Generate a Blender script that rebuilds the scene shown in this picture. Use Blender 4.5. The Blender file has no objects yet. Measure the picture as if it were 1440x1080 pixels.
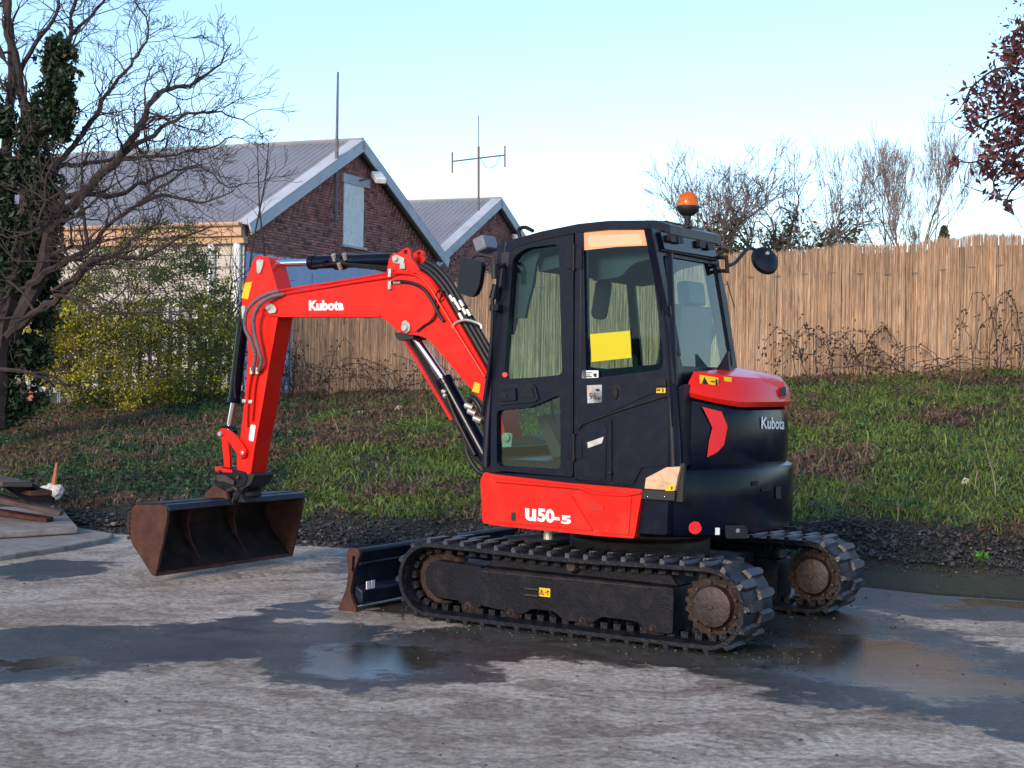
import bpy, bmesh, math, random
import numpy as np
from mathutils import Vector, Matrix, noise
from mathutils.geometry import tessellate_polygon
rnd = random.Random(7)
rs = np.random.RandomState(11)
PI = math.pi
scene = bpy.context.scene
COL = scene.collection

# ------------------------------------------------------------------ camera
FPX, PIT, ROLL, CH = 2100.0, .007, .016, 1.51
cr, sr = math.cos(ROLL), math.sin(ROLL)
fw = Vector((0, math.cos(PIT), -math.sin(PIT))); up0 = Vector((0, math.sin(PIT), math.cos(PIT))); r0 = Vector((1, 0, 0))
cam_r = r0*cr + up0*sr; cam_u = up0*cr - r0*sr
cd = bpy.data.cameras.new('camera'); cam = bpy.data.objects.new('camera', cd); COL.objects.link(cam)
M = Matrix.Identity(4)
for i in range(3):
    M[i][0] = cam_r[i]; M[i][1] = cam_u[i]; M[i][2] = -fw[i]
M[2][3] = CH
cam.matrix_world = M
cd.sensor_width = 36; cd.lens = FPX/1440*36; cd.clip_end = 3000; cd.clip_start = .05
scene.camera = cam

# ------------------------------------------------------------------ light
SUN_EL = math.radians(19)
SDIR = Vector((-.50, -.866, 0)).normalized()
world = bpy.data.worlds.new('World'); scene.world = world; world.use_nodes = True
nt = world.node_tree
for n in list(nt.nodes): nt.nodes.remove(n)
sky = nt.nodes.new('ShaderNodeTexSky'); sky.sky_type = 'NISHITA'; sky.sun_disc = False
sky.sun_elevation = SUN_EL
sky.sun_rotation = math.atan2(SDIR.x, SDIR.y)
sky.air_density = 1.0; sky.dust_density = .3; sky.ozone_density = 1.7; sky.altitude = 50
tint = nt.nodes.new('ShaderNodeMix'); tint.data_type = 'RGBA'; tint.blend_type = 'MULTIPLY'
tint.inputs[0].default_value = 1; tint.inputs[7].default_value = (.90, .97, 1.06, 1)
bg = nt.nodes.new('ShaderNodeBackground'); bg.inputs[1].default_value = .12
wo = nt.nodes.new('ShaderNodeOutputWorld')
nt.links.new(sky.outputs[0], tint.inputs[6]); nt.links.new(tint.outputs[2], bg.inputs[0]); nt.links.new(bg.outputs[0], wo.inputs[0])
sd = bpy.data.lights.new('sun', 'SUN'); sd.energy = 1.5; sd.angle = math.radians(16); sd.color = (1, .80, .60)
sun = bpy.data.objects.new('sun', sd); COL.objects.link(sun)
tosun = (SDIR*math.cos(SUN_EL) + Vector((0, 0, math.sin(SUN_EL)))).normalized()
sun.rotation_euler = tosun.to_track_quat('Z', 'Y').to_euler()
sun.location = (-20, -20, 20)
scene.view_settings.view_transform = 'Standard'; scene.view_settings.look = 'None'
scene.view_settings.gamma = 1; scene.view_settings.exposure = 1.2
scene.view_settings.use_curve_mapping = False
scene.cycles.max_bounces = 8; scene.cycles.transparent_max_bounces = 16

# ------------------------------------------------------------------ rays from picture points to real planes
def ray(px, py):
    a = (px-720)/FPX; b = (py-540)/FPX
    return (fw + cam_r*a - cam_u*b)
def onY(px, py, Y):
    r = ray(px, py); t = Y/r.y; return Vector((0, 0, CH)) + r*t
def onZ(px, py, z=0.0):
    r = ray(px, py); t = (z-CH)/r.z; return Vector((0, 0, CH)) + r*t
TH = .55; O = Vector((.82, 9.4, 0))
FW = Vector((-math.cos(TH), math.sin(TH), 0)); LF = Vector((-math.sin(TH), -math.cos(TH), 0))
C0 = Vector((0, 0, CH))
def my(px, py, y):
    r = ray(px, py); t = (y-(C0-O).dot(LF))/r.dot(LF); P = C0+r*t-O; return (P.dot(FW), P.z)
def mxp(px, py, x):
    r = ray(px, py); t = (x-(C0-O).dot(FW))/r.dot(FW); P = C0+r*t-O; return (P.dot(LF), P.z)
def ys(z): return .925-.045*(z-.6)
def S(p):
    y = .9
    for _ in range(4):
        x, z = my(p[0], p[1], y); y = ys(z)
    return (x, z)
def B(p, y=.1): return my(p[0], p[1], y)

# ------------------------------------------------------------------ materials
MATS = {}
def N(t, ty, **kw):
    n = t.nodes.new(ty)
    for k, v in kw.items(): setattr(n, k, v)
    return n
def newmat(name):
    m = bpy.data.materials.new(name); m.use_nodes = True; t = m.node_tree
    b = t.nodes['Principled BSDF']; return m, t, b
def pbr(name, col, rough=.5, metal=0, var=.15, scale=6, bump=0, bscale=40, coat=0, dirt=None, dirt_amt=.4, attr=False, spec=None, trans=0):
    m, t, b = newmat(name); L = t.links
    tc = N(t, 'ShaderNodeTexCoord'); no = N(t, 'ShaderNodeTexNoise'); no.inputs['Scale'].default_value = scale; no.inputs['Detail'].default_value = 6
    L.new(tc.outputs['Object'], no.inputs['Vector'])
    mr = N(t, 'ShaderNodeMapRange'); mr.inputs[1].default_value = .3; mr.inputs[2].default_value = .7; mr.inputs[3].default_value = 1-var; mr.inputs[4].default_value = 1+var
    L.new(no.outputs[0], mr.inputs[0])
    mx = N(t, 'ShaderNodeMix', data_type='RGBA', blend_type='MULTIPLY'); mx.inputs[0].default_value = 1
    if attr:
        at = N(t, 'ShaderNodeAttribute', attribute_name='Col'); L.new(at.outputs[0], mx.inputs[6])
    else: mx.inputs[6].default_value = (*col, 1)
    L.new(mr.outputs[0], mx.inputs[7]); out = mx.outputs[2]
    if dirt:
        n2 = N(t, 'ShaderNodeTexNoise'); n2.inputs['Scale'].default_value = scale*1.7; n2.inputs['Detail'].default_value = 9; n2.inputs['Roughness'].default_value = .65
        L.new(tc.outputs['Object'], n2.inputs['Vector'])
        m2 = N(t, 'ShaderNodeMapRange'); m2.inputs[1].default_value = .5; m2.inputs[2].default_value = .72; m2.inputs[4].default_value = dirt_amt
        L.new(n2.outputs[0], m2.inputs[0])
        x2 = N(t, 'ShaderNodeMix', data_type='RGBA'); L.new(m2.outputs[0], x2.inputs[0]); L.new(out, x2.inputs[6]); x2.inputs[7].default_value = (*dirt, 1); out = x2.outputs[2]
        x3 = N(t, 'ShaderNodeMix', data_type='FLOAT'); L.new(m2.outputs[0], x3.inputs[0]); x3.inputs[2].default_value = rough; x3.inputs[3].default_value = min(1, rough+.45); L.new(x3.outputs[0], b.inputs['Roughness'])
    else: b.inputs['Roughness'].default_value = rough
    L.new(out, b.inputs['Base Color']); b.inputs['Metallic'].default_value = metal
    if coat: b.inputs['Coat Weight'].default_value = coat; b.inputs['Coat Roughness'].default_value = .06
    if spec is not None: b.inputs['Specular IOR Level'].default_value = spec
    if bump:
        n3 = N(t, 'ShaderNodeTexNoise'); n3.inputs['Scale'].default_value = bscale; n3.inputs['Detail'].default_value = 5; L.new(tc.outputs['Object'], n3.inputs['Vector'])
        bp = N(t, 'ShaderNodeBump'); bp.inputs['Strength'].default_value = bump; bp.inputs['Distance'].default_value = .02; L.new(n3.outputs[0], bp.inputs['Height']); L.new(bp.outputs[0], b.inputs['Normal'])
    if trans:
        tr = N(t, 'ShaderNodeBsdfTranslucent'); L.new(out, tr.inputs[0]); ms = N(t, 'ShaderNodeMixShader'); ms.inputs[0].default_value = trans
        L.new(b.outputs[0], ms.inputs[1]); L.new(tr.outputs[0], ms.inputs[2]); L.new(ms.outputs[0], t.nodes['Material Output'].inputs[0])
    MATS[name] = m; return m
def glass(name, col, refl=1.0):
    m, t, b = newmat(name); L = t.links; t.nodes.remove(b)
    tr = N(t, 'ShaderNodeBsdfTransparent'); tr.inputs[0].default_value = (*col, 1)
    gl = N(t, 'ShaderNodeBsdfGlossy'); gl.inputs['Roughness'].default_value = .02
    lw = N(t, 'ShaderNodeLayerWeight'); lw.inputs[0].default_value = .5; pw = N(t, 'ShaderNodeMath', operation='POWER'); pw.inputs[1].default_value = 3.5; L.new(lw.outputs['Facing'], pw.inputs[0]); fr = N(t, 'ShaderNodeMath', operation='MULTIPLY_ADD'); fr.inputs[1].default_value = .6; fr.inputs[2].default_value = .022; L.new(pw.outputs[0], fr.inputs[0])
    no = N(t, 'ShaderNodeTexNoise'); no.inputs['Scale'].default_value = 3; bp = N(t, 'ShaderNodeBump'); bp.inputs['Strength'].default_value = .05; L.new(no.outputs[0], bp.inputs['Height']); L.new(bp.outputs[0], gl.inputs['Normal'])
    mm = N(t, 'ShaderNodeMath', operation='MULTIPLY'); mm.inputs[1].default_value = refl; L.new(fr.outputs[0], mm.inputs[0])
    ms = N(t, 'ShaderNodeMixShader'); L.new(mm.outputs[0], ms.inputs[0]); L.new(tr.outputs[0], ms.inputs[1]); L.new(gl.outputs[0], ms.inputs[2]); L.new(ms.outputs[0], t.nodes['Material Output'].inputs[0])
    MATS[name] = m; return m
red = pbr('red_paint', (.72, .011, .003), .36, var=.10, scale=4, spec=.28, dirt=(.30, .06, .035), dirt_amt=.30)
redd = pbr('red_paint_worn', (.62, .018, .008), .5, spec=.25, var=.1, scale=8, dirt=(.18, .06, .04), dirt_amt=.25)
blk = pbr('cab_black', (.003, .0042, .014), .36, spec=.22, var=.2, scale=9, dirt=(.022, .021, .026), dirt_amt=.25, bump=.04, bscale=160)
gblk = pbr('gloss_black', (.0025, .0036, .013), .20, var=.2, scale=5, spec=.22, dirt=(.02, .02, .024), dirt_amt=.2)
frm = pbr('frame_grey', (.0065, .0065, .011), .5, spec=.22, var=.3, scale=7, dirt=(.045, .034, .03), dirt_amt=.45, bump=.2, bscale=60)
rub = pbr('rubber', (.006, .007, .012), .42, spec=.3, var=.35, scale=12, dirt=(.06, .045, .038), dirt_amt=.45, bump=.3, bscale=70)
rubw = pbr('rubber_worn', (.013, .015, .023), .38, var=.4, scale=14, dirt=(.15, .11, .085), dirt_amt=.8, bump=.3, bscale=70)
stl = pbr('dirty_steel', (.045, .032, .032), .5, metal=.3, var=.3, scale=14, dirt=(.11, .055, .035), dirt_amt=.8, bump=.3)
rust = pbr('rusty_brown', (.070, .030, .022), .65, spec=.2, var=.4, scale=10, dirt=(.10, .042, .028), dirt_amt=.7, bump=.3, bscale=50)
mudr = pbr('muddy_iron', (.040, .026, .023), .7, spec=.2, var=.5, scale=14, dirt=(.085, .055, .04), dirt_amt=.7, bump=.4, bscale=60)
bkt = pbr('bucket_inside', (.018, .012, .011), .65, spec=.15, var=.5, scale=5, dirt=(.060, .028, .018), dirt_amt=.8, bump=.2, bscale=30)
blu = pbr('blade_blueblack', (.010, .016, .034), .4, spec=.3, var=.3, scale=5, dirt=(.07, .06, .06), dirt_amt=.4, bump=.06)
chrome = pbr('chrome', (.85, .86, .9), .08, metal=1, var=.02)
zinc = pbr('zinc', (.55, .52, .46), .4, metal=.6, var=.2, scale=20)
white = pbr('white_print', (.82, .82, .84), .5, var=.02)
yel = pbr('yellow_label', (.85, .50, .01), .5, var=.05)
yel2 = pbr('yellow_paper', (.60, .49, .002), .7, var=.04)
ink = pbr('black_ink', (.01, .01, .012), .6, var=.05)
hose = pbr('hose_rubber', (.010, .010, .013), .5, spec=.3, var=.3, scale=20)
hoseg = pbr('hose_sleeve', (.13, .10, .11), .6, var=.3, scale=60)
seatm = pbr('seat_vinyl', (.02, .028, .036), .5, var=.2)
silv = pbr('bright_plate', (.72, .44, .27), .35, metal=.35, var=.25, scale=20, bump=.1, bscale=12)  # warm reflection on the metal is put into the tan base colour
peach = pbr('peach_reflection', (.80, .34, .16), .6, var=.06, scale=10)  # holds the window's warm reflection as colour; one pictogram shares it
redh = pbr('hood_red', (.72, .011, .003), .35, var=.05, scale=3, spec=.3, coat=.3)
redl = pbr('red_reflector', (.75, .012, .02), .25, var=.05, coat=.5)
amber = pbr('amber_lens', (1.0, .24, .01), .15, var=.25, scale=60, coat=.8, trans=.5)
mirr = pbr('mirror_back', (.006, .008, .014), .4, spec=.3, var=.1)
gls = glass('cab_glass', (.60, .84, .79)); glsr = glass('rear_glass', (.66, .84, .80), 1.0)
brickm = pbr('brick', (.2, .1, .1), .9, var=.2, scale=3, attr=True, bump=.2)
mortar = pbr('mortar', (.14, .085, .08), .95, var=.2)
roofm = pbr('roof_sheet', (.27, .27, .30), .55, var=.10, scale=.8, dirt=(.15, .14, .15), dirt_amt=.4)
barge = pbr('barge_board', (.50, .52, .56), .6, var=.08, scale=1.5, dirt=(.24, .25, .27), dirt_amt=.4)
cream = pbr('cream_paint', (.48, .43, .38), .7, var=.12, scale=2, dirt=(.4, .32, .25), dirt_amt=.4)
fasc = pbr('fascia_timber', (.52, .32, .20), .7, var=.12, scale=3, dirt=(.35, .2, .12), dirt_amt=.4)
pblue = pbr('pale_blue_paint', (.36, .47, .66), .8, var=.07, scale=1.2, dirt=(.26, .33, .45), dirt_amt=.3)
wpaint = pbr('white_paint', (.85, .84, .82), .7, var=.08, scale=5, dirt=(.3, .3, .3), dirt_amt=.4)
pole = pbr('pole_metal', (.13, .12, .13), .6, var=.2)
pal = pbr('palisade_steel', (.34, .36, .40), .5, metal=.3, var=.2, scale=5)
bark = pbr('bark', (.040, .027, .026), .9, var=.35, scale=12, bump=.4)
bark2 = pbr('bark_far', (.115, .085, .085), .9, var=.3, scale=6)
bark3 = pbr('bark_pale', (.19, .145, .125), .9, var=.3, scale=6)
leafm = pbr('leaf', (.05, .08, .02), .55, var=.25, scale=9, attr=True, trans=.25)
reedm = pbr('reed', (.4, .25, .15), .8, var=.12, scale=3, attr=True)
grassm = pbr('grass_blades', (.05, .1, .02), .6, var=.2, scale=3, attr=True, trans=.2)
stonem = pbr('stones', (.06, .05, .055), .55, var=.3, scale=30, attr=True)
reedb = pbr('reed_dark', (.25, .16, .11), .9, var=.3)  # darker tan of the reeds, for the backing mat
timber = pbr('old_timber', (.085, .055, .05), .85, var=.4, scale=6, bump=.3)
slabm = pbr('old_concrete', (.27, .235, .21), .85, var=.2, scale=4, dirt=(.10, .085, .075), dirt_amt=.8, bump=.2)
cloth = pbr('white_cloth', (.70, .62, .54), .8, var=.15, scale=20)
orange = pbr('orange_wood', (.42, .14, .05), .7, var=.2)
brown = pbr('brick_plain', (.16, .085, .07), .9, var=.2)

# ------------------------------------------------------------------ mesh helpers
def tag(o, label=None, cat=None, group=None, kind=None):
    if label: o['label'] = label
    if cat: o['category'] = cat
    if group: o['group'] = group
    if kind: o['kind'] = kind
    return o
def empty(name, loc=(0, 0, 0), rz=0):
    o = bpy.data.objects.new(name, None); COL.objects.link(o); o.location = loc; o.rotation_euler = (0, 0, rz); o.empty_display_size = .2
    return o
class MB:
    def __init__(s): s.v = []; s.f = []; s.c = []
    def add(s, vs, fs, col=None):
        n = len(s.v); s.v += [tuple(v) for v in vs]; s.f += [tuple(i+n for i in f) for f in fs]
        if col is not None: s.c += [col]*len(fs)
        return s
    def box(s, x0, x1, y0, y1, z0, z1, R=None, col=None):
        vs = [Vector((x, y, z)) for x in (x0, x1) for y in (y0, y1) for z in (z0, z1)]
        if R: vs = [R @ v for v in vs]
        return s.add(vs, [(0, 1, 3, 2), (4, 6, 7, 5), (0, 4, 5, 1), (2, 3, 7, 6), (0, 2, 6, 4), (1, 5, 7, 3)], col)
    def prism(s, outer, y0, y1, holes=(), fn=None, axis='y'):
        """outline in (x,z), swept from y0 to y1; fn maps (x,y,z) to its place"""
        if fn is None:
            fn = (lambda x, y, z: (x, y, z)) if axis == 'y' else ((lambda x, y, z: (y, x, z)) if axis == 'x' else (lambda x, y, z: (x, z, y)))
        loops = [list(outer)]+[list(h) for h in holes]
        flat = [p for l in loops for p in l]; tris = tessellate_polygon([[Vector((p[0], p[1], 0)) for p in l] for l in loops])
        if y0 == y1: return s.add([fn(p[0], y0, p[1]) for p in flat], [tuple(t) for t in tris])
        n = len(flat); a = [fn(p[0], y0, p[1]) for p in flat]; b = [fn(p[0], y1, p[1]) for p in flat]
        fs = []
        for t in tris: fs.append(tuple(t)); fs.append(tuple(i+n for i in reversed(t)))
        k = 0
        for l in loops:
            m = len(l)
            for i in range(m):
                j = (i+1) % m; fs.append((k+i, k+j, k+j+n, k+i+n))
            k += m
        return s.add(a+b, fs)
    def tube(s, pts, r, n=8, cap=True, col=None):
        pts = [Vector(p) for p in pts]
        rr = r if isinstance(r, (list, tuple)) else [r]*len(pts)
        vs = []; up = None
        for i, p in enumerate(pts):
            d = (pts[min(i+1, len(pts)-1)]-pts[max(i-1, 0)])
            if d.length < 1e-9: d = Vector((0, 0, 1))
            d.normalize()
            if up is None:
                up = Vector((0, 0, 1)) if abs(d.z) < .9 else Vector((1, 0, 0))
            a = d.cross(up)
            if a.length < 1e-6: a = d.cross(Vector((0, 1, .1)))
            a.normalize(); b_ = d.cross(a).normalized(); up = -b_ if False else up
            for k in range(n):
                t = 2*PI*k/n; vs.append(p+a*math.cos(t)*rr[i]+b_*math.sin(t)*rr[i])
        fs = []
        for i in range(len(pts)-1):
            for k in range(n):
                k2 = (k+1) % n; fs.append((i*n+k, i*n+k2, (i+1)*n+k2, (i+1)*n+k))
        if cap: fs.append(tuple(range(n-1, -1, -1))); fs.append(tuple((len(pts)-1)*n+k for k in range(n)))
        return s.add(vs, fs, col)
    def lathe(s, prof, n=24, center=(0, 0, 0), axis='z'):
        """prof: (radius, height) pairs turned about the axis"""
        vs = []; fs = []
        for r, h in prof:
            for k in range(n):
                t = 2*PI*k/n; c, d = math.cos(t)*r, math.sin(t)*r
                v = {'z': (c, d, h), 'y': (c, h, d), 'x': (h, c, d)}[axis]
                vs.append((v[0]+center[0], v[1]+center[1], v[2]+center[2]))
        for i in range(len(prof)-1):
            for k in range(n):
                k2 = (k+1) % n; fs.append((i*n+k, i*n+k2, (i+1)*n+k2, (i+1)*n+k))
        fs.append(tuple(range(n))); fs.append(tuple((len(prof)-1)*n+k for k in range(n-1, -1, -1)))
        return s.add(vs, fs)
    def build(s, name, mat, parent=None, bevel=0, smooth=True, seg=2, normals=True):
        me = bpy.data.meshes.new(name); me.from_pydata([tuple(v) for v in s.v], [], s.f)
        if s.c:
            at = me.color_attributes.new('Col', 'FLOAT_COLOR', 'CORNER'); arr = []
            for p, c in zip(me.polygons, s.c): arr += list(c)*p.loop_total
            at.data.foreach_set('color', arr)
        if normals:
            bm = bmesh.new(); bm.from_mesh(me); bmesh.ops.recalc_face_normals(bm, faces=bm.faces); bm.to_mesh(me); bm.free()
        me.materials.append(mat)
        if smooth:
            me.polygons.foreach_set('use_smooth', [True]*len(me.polygons)); me.set_sharp_from_angle(angle=math.radians(32))
        o = bpy.data.objects.new(name, me); COL.objects.link(o)
        if parent: o.parent = parent
        if bevel:
            md = o.modifiers.new('bevel', 'BEVEL'); md.width = bevel; md.segments = seg; md.limit_method = 'ANGLE'; md.angle_limit = math.radians(35); md.harden_normals = False
        return o
def rounded(poly, r, n=4):
    out = []; m = len(poly)
    for i in range(m):
        p = Vector(poly[i][:2]); a = Vector(poly[i-1][:2]); b = Vector(poly[(i+1) % m][:2])
        rr = r[i] if isinstance(r, (list, tuple)) else r
        if rr <= 0: out.append(tuple(p)); continue
        da = (a-p); db = (b-p); d = min(rr, da.length*.45, db.length*.45)
        s0 = p+da.normalized()*d; s1 = p+db.normalized()*d
        for k in range(n+1):
            t = k/n; q = s0*(1-t)**2+p*2*t*(1-t)+s1*t*t; out.append((q.x, q.y))
    return out
def smoothpath(pts, n=6):
    P = [Vector(p) for p in pts]; P = [P[0]*2-P[1]]+P+[P[-1]*2-P[-2]]; out = []
    for i in range(1, len(P)-2):
        for k in range(n):
            t = k/n; a, b, c, d = P[i-1], P[i], P[i+1], P[i+2]
            out.append(.5*((2*b)+(c-a)*t+(2*a-5*b+4*c-d)*t*t+(3*b-a-3*c+d)*t**3))
    out.append(P[-2]); return out
def np_mesh(name, V, Fq, mat, col=None, parent=None, smooth=False):
    """V (n,3) array, Fq (m,k) faces all of k corners, col (m,3) colour per face"""
    me = bpy.data.meshes.new(name); V = np.asarray(V, np.float32); Fq = np.asarray(Fq, np.int32); m, k = Fq.shape
    me.vertices.add(len(V)); me.vertices.foreach_set('co', V.ravel())
    me.loops.add(m*k); me.loops.foreach_set('vertex_index', Fq.ravel())
    me.polygons.add(m); me.polygons.foreach_set('loop_start', np.arange(m, dtype=np.int32)*k); me.polygons.foreach_set('loop_total', np.full(m, k, np.int32))
    if smooth: me.polygons.foreach_set('use_smooth', np.ones(m, bool))
    me.update(calc_edges=True)
    if col is not None:
        at = me.color_attributes.new('Col', 'FLOAT_COLOR', 'CORNER'); c = np.ones((m, k, 4), np.float32); c[:, :, :3] = np.asarray(col)[:, None, :]
        at.data.foreach_set('color', c.ravel())
    me.materials.append(mat); o = bpy.data.objects.new(name, me); COL.objects.link(o)
    if parent: o.parent = parent
    return o
def text_geo(s, size=1, bold=.0, shear=0, space=1):
    cu = bpy.data.curves.new('t', 'FONT'); cu.body = s; cu.size = size; cu.offset = bold; cu.shear = shear; cu.space_character = space; cu.align_x = 'LEFT'; cu.resolution_u = 4
    o = bpy.data.objects.new('t', cu); COL.objects.link(o); bpy.context.view_layer.update()
    dg = bpy.context.evaluated_depsgraph_get(); me = bpy.data.meshes.new_from_object(o.evaluated_get(dg))
    V = [(v.co.x, v.co.y) for v in me.vertices]; Fc = [tuple(p.vertices) for p in me.polygons]
    bpy.data.objects.remove(o); bpy.data.curves.remove(cu); bpy.data.meshes.remove(me)
    x0 = min(v[0] for v in V); x1 = max(v[0] for v in V); y0 = min(v[1] for v in V); y1 = max(v[1] for v in V)
    return [((v[0]-x0)/(x1-x0), (v[1]-y0)/(y1-y0)) for v in V], Fc
exec_noise = noise.noise

# ================================================================== TERRAIN
def toe(x): return 12.25-.38*x
def fline(x): return 21.4-.2*x
def ztop(x): return (1.145+(x+3)*.048) if x > -3 else max(.8, 1.145+(x+3)*.06)
def smooth01(t): t = max(0, min(1, t)); return t*t*(3-2*t)
def terr(x, y):
    a, b = toe(x), fline(x); t = (y-a)/(b-a)
    if t <= 0: return -.30*smooth01(-t*9) - .001
    zt = ztop(min(x, 12))
    tt = min(t, 1)
    z = zt*(1-(1-tt)**1.25)*.96+zt*.04*tt
    n = noise.noise(Vector((x*.5, y*.5, 3)))*.12+noise.noise(Vector((x*1.7, y*1.7, 8)))*.05+noise.noise(Vector((x*5, y*5, 1)))*.018
    return z+n*min(1, t*8)*(1 if t < 1 else max(0, 1-(t-1)*2))
def m_bank():
    m, t, b = newmat('bank_soil'); L = t.links
    tc = N(t, 'ShaderNodeTexCoord'); n1 = N(t, 'ShaderNodeTexNoise'); n1.inputs['Scale'].default_value = 1.3; n1.inputs['Detail'].default_value = 10; n1.inputs['Roughness'].default_value = .7
    L.new(tc.outputs['Object'], n1.inputs['Vector']); rp = N(t, 'ShaderNodeValToRGB'); e = rp.color_ramp.elements
    e[0].position = .3; e[0].color = (.022, .015, .014, 1); e[1].position = .72; e[1].color = (.060, .045, .03, 1)
    k = e.new(.55); k.color = (.035, .040, .018, 1); L.new(n1.outputs[0], rp.inputs[0]); L.new(rp.outputs[0], b.inputs['Base Color']); b.inputs['Roughness'].default_value = .95
    n2 = N(t, 'ShaderNodeTexNoise'); n2.inputs['Scale'].default_value = 30; n2.inputs['Detail'].default_value = 6; L.new(tc.outputs['Object'], n2.inputs['Vector'])
    bp = N(t, 'ShaderNodeBump'); bp.inputs['Strength'].default_value = .9; bp.inputs['Distance'].default_value = .05; L.new(n2.outputs[0], bp.inputs['Height']); L.new(bp.outputs[0], b.inputs['Normal'])
    return m
xs = np.concatenate([np.arange(-60, -12, 3), np.arange(-12, 13, .12), np.arange(13, 61, 3)])
ts = np.concatenate([np.arange(-.15, 1.25, .012), np.array([1.3, 1.5, 2, 3, 5, 9, 20, 60, 200])])
V = []
for t in ts:
    for x in xs:
        a, b_ = toe(x), fline(x); y = a+t*(max(b_-a, 2)); V.append((x*(1 if t < 3 else (1+(t-3)*.3)), y, terr(x, y) if t < 1.25 else ztop(min(x, 12))))
nx = len(xs); idx = np.arange(len(V)).reshape(len(ts), nx)
Fq = np.stack([idx[:-1, :-1], idx[:-1, 1:], idx[1:, 1:], idx[1:, :-1]], -1).reshape(-1, 4)
tag(np_mesh('grass_bank', V, Fq, m_bank(), smooth=True), kind='structure')

# concrete yard ----------------------------------------------------
def m_yard():
    m, t, b = newmat('yard_concrete'); L = t.links
    tc = N(t, 'ShaderNodeTexCoord'); P = tc.outputs['Object']
    wn = N(t, 'ShaderNodeTexNoise'); wn.inputs['Scale'].default_value = 1.6; wn.inputs['Detail'].default_value = 7; wn.inputs['Roughness'].default_value = .6; L.new(P, wn.inputs['Vector'])
    s1 = N(t, 'ShaderNodeVectorMath', operation='SUBTRACT'); L.new(wn.outputs[1], s1.inputs[0]); s1.inputs[1].default_value = (.5, .5, .5)
    s2 = N(t, 'ShaderNodeVectorMath', operation='MULTIPLY'); L.new(s1.outputs[0], s2.inputs[0]); s2.inputs[1].default_value = (1.1, 1.3, 0)
    s3 = N(t, 'ShaderNodeVectorMath', operation='ADD'); L.new(P, s3.inputs[0]); L.new(s2.outputs[0], s3.inputs[1]); WP = s3.outputs[0]
    def field(lst):
        cur = None
        for (px, py, rx, ry) in lst:
            c = onZ(px, py); e1 = onZ(px+rx, py); e2 = onZ(px, py-ry); e3 = onZ(px, py+ry)
            a = abs(e1.x-c.x); d = (abs(e2.y-c.y)+abs(e3.y-c.y))/2
            q = N(t, 'ShaderNodeVectorMath', operation='SUBTRACT'); L.new(WP, q.inputs[0]); q.inputs[1].default_value = (c.x, c.y, 0)
            w = N(t, 'ShaderNodeVectorMath', operation='MULTIPLY'); L.new(q.outputs[0], w.inputs[0]); w.inputs[1].default_value = (1/a, 1/d, 0)
            l = N(t, 'ShaderNodeVectorMath', operation='LENGTH'); L.new(w.outputs[0], l.inputs[0])
            if cur is None: cur = l.outputs['Value']
            else:
                mn = N(t, 'ShaderNodeMath', operation='SMOOTH_MIN'); L.new(cur, mn.inputs[0]); L.new(l.outputs['Value'], mn.inputs[1]); mn.inputs[2].default_value = .12; cur = mn.outputs[0]
        return cur
    wet = field([(40, 920, 210, 42), (230, 905, 190, 30), (420, 900, 160, 26), (540, 928, 190, 34), (700, 905, 150, 26), (760, 868, 150, 22), (900, 905, 200, 32), (640, 850, 150, 16),
                 (1120, 900, 260, 60), (1330, 950, 230, 60), (1200, 960, 190, 34), (1390, 850, 230, 20), (1440, 1010, 120, 30), (440, 851, 45, 6), (390, 862, 55, 8), (330, 875, 65, 9), (270, 888, 65, 9), (60, 800, 120, 12), (960, 800, 500, 40)])
    sh = field([(540, 925, 110, 24), (1230, 930, 170, 45), (1330, 965, 160, 30), (1120, 925, 80, 30), (60, 930, 60, 12), (1400, 848, 90, 8)])
    fn = N(t, 'ShaderNodeTexNoise'); fn.inputs['Scale'].default_value = 9; fn.inputs['Detail'].default_value = 8; fn.inputs['Roughness'].default_value = .65; L.new(P, fn.inputs['Vector'])
    fa = N(t, 'ShaderNodeMath', operation='MULTIPLY_ADD'); L.new(fn.outputs[0], fa.inputs[0]); fa.inputs[1].default_value = .7; L.new(wet, fa.inputs[2])
    mw = N(t, 'ShaderNodeMapRange', interpolation_type='SMOOTHSTEP'); L.new(fa.outputs[0], mw.inputs[0]); mw.inputs[1].default_value = 1.20; mw.inputs[2].default_value = 1.40; mw.inputs[3].default_value = 1; mw.inputs[4].default_value = 0
    fb = N(t, 'ShaderNodeMath', operation='MULTIPLY_ADD'); L.new(fn.outputs[0], fb.inputs[0]); fb.inputs[1].default_value = .9; L.new(sh, fb.inputs[2])
    ms = N(t, 'ShaderNodeMapRange', interpolation_type='SMOOTHSTEP'); L.new(fb.outputs[0], ms.inputs[0]); ms.inputs[1].default_value = 1.15; ms.inputs[2].default_value = 1.5; ms.inputs[3].default_value = 1; ms.inputs[4].default_value = 0
    # dry concrete: blotches plus long tyre scuffs
    n1 = N(t, 'ShaderNodeTexNoise'); n1.inputs['Scale'].default_value = .9; n1.inputs['Detail'].default_value = 12; n1.inputs['Roughness'].default_value = .68; L.new(P, n1.inputs['Vector'])
    r1 = N(t, 'ShaderNodeValToRGB'); e = r1.color_ramp.elements; e[0].position = .30; e[0].color = (.20, .150, .105, 1); e[1].position = .66; e[1].color = (.63, .535, .43, 1); k = e.new(.47); k.color = (.49, .41, .32, 1)
    L.new(n1.outputs[0], r1.inputs[0])
    mp = N(t, 'ShaderNodeMapping'); mp.inputs['Rotation'].default_value = (0, 0, .22); mp.inputs['Scale'].default_value = (.55, 4.2, 1); L.new(WP, mp.inputs['Vector'])
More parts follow.
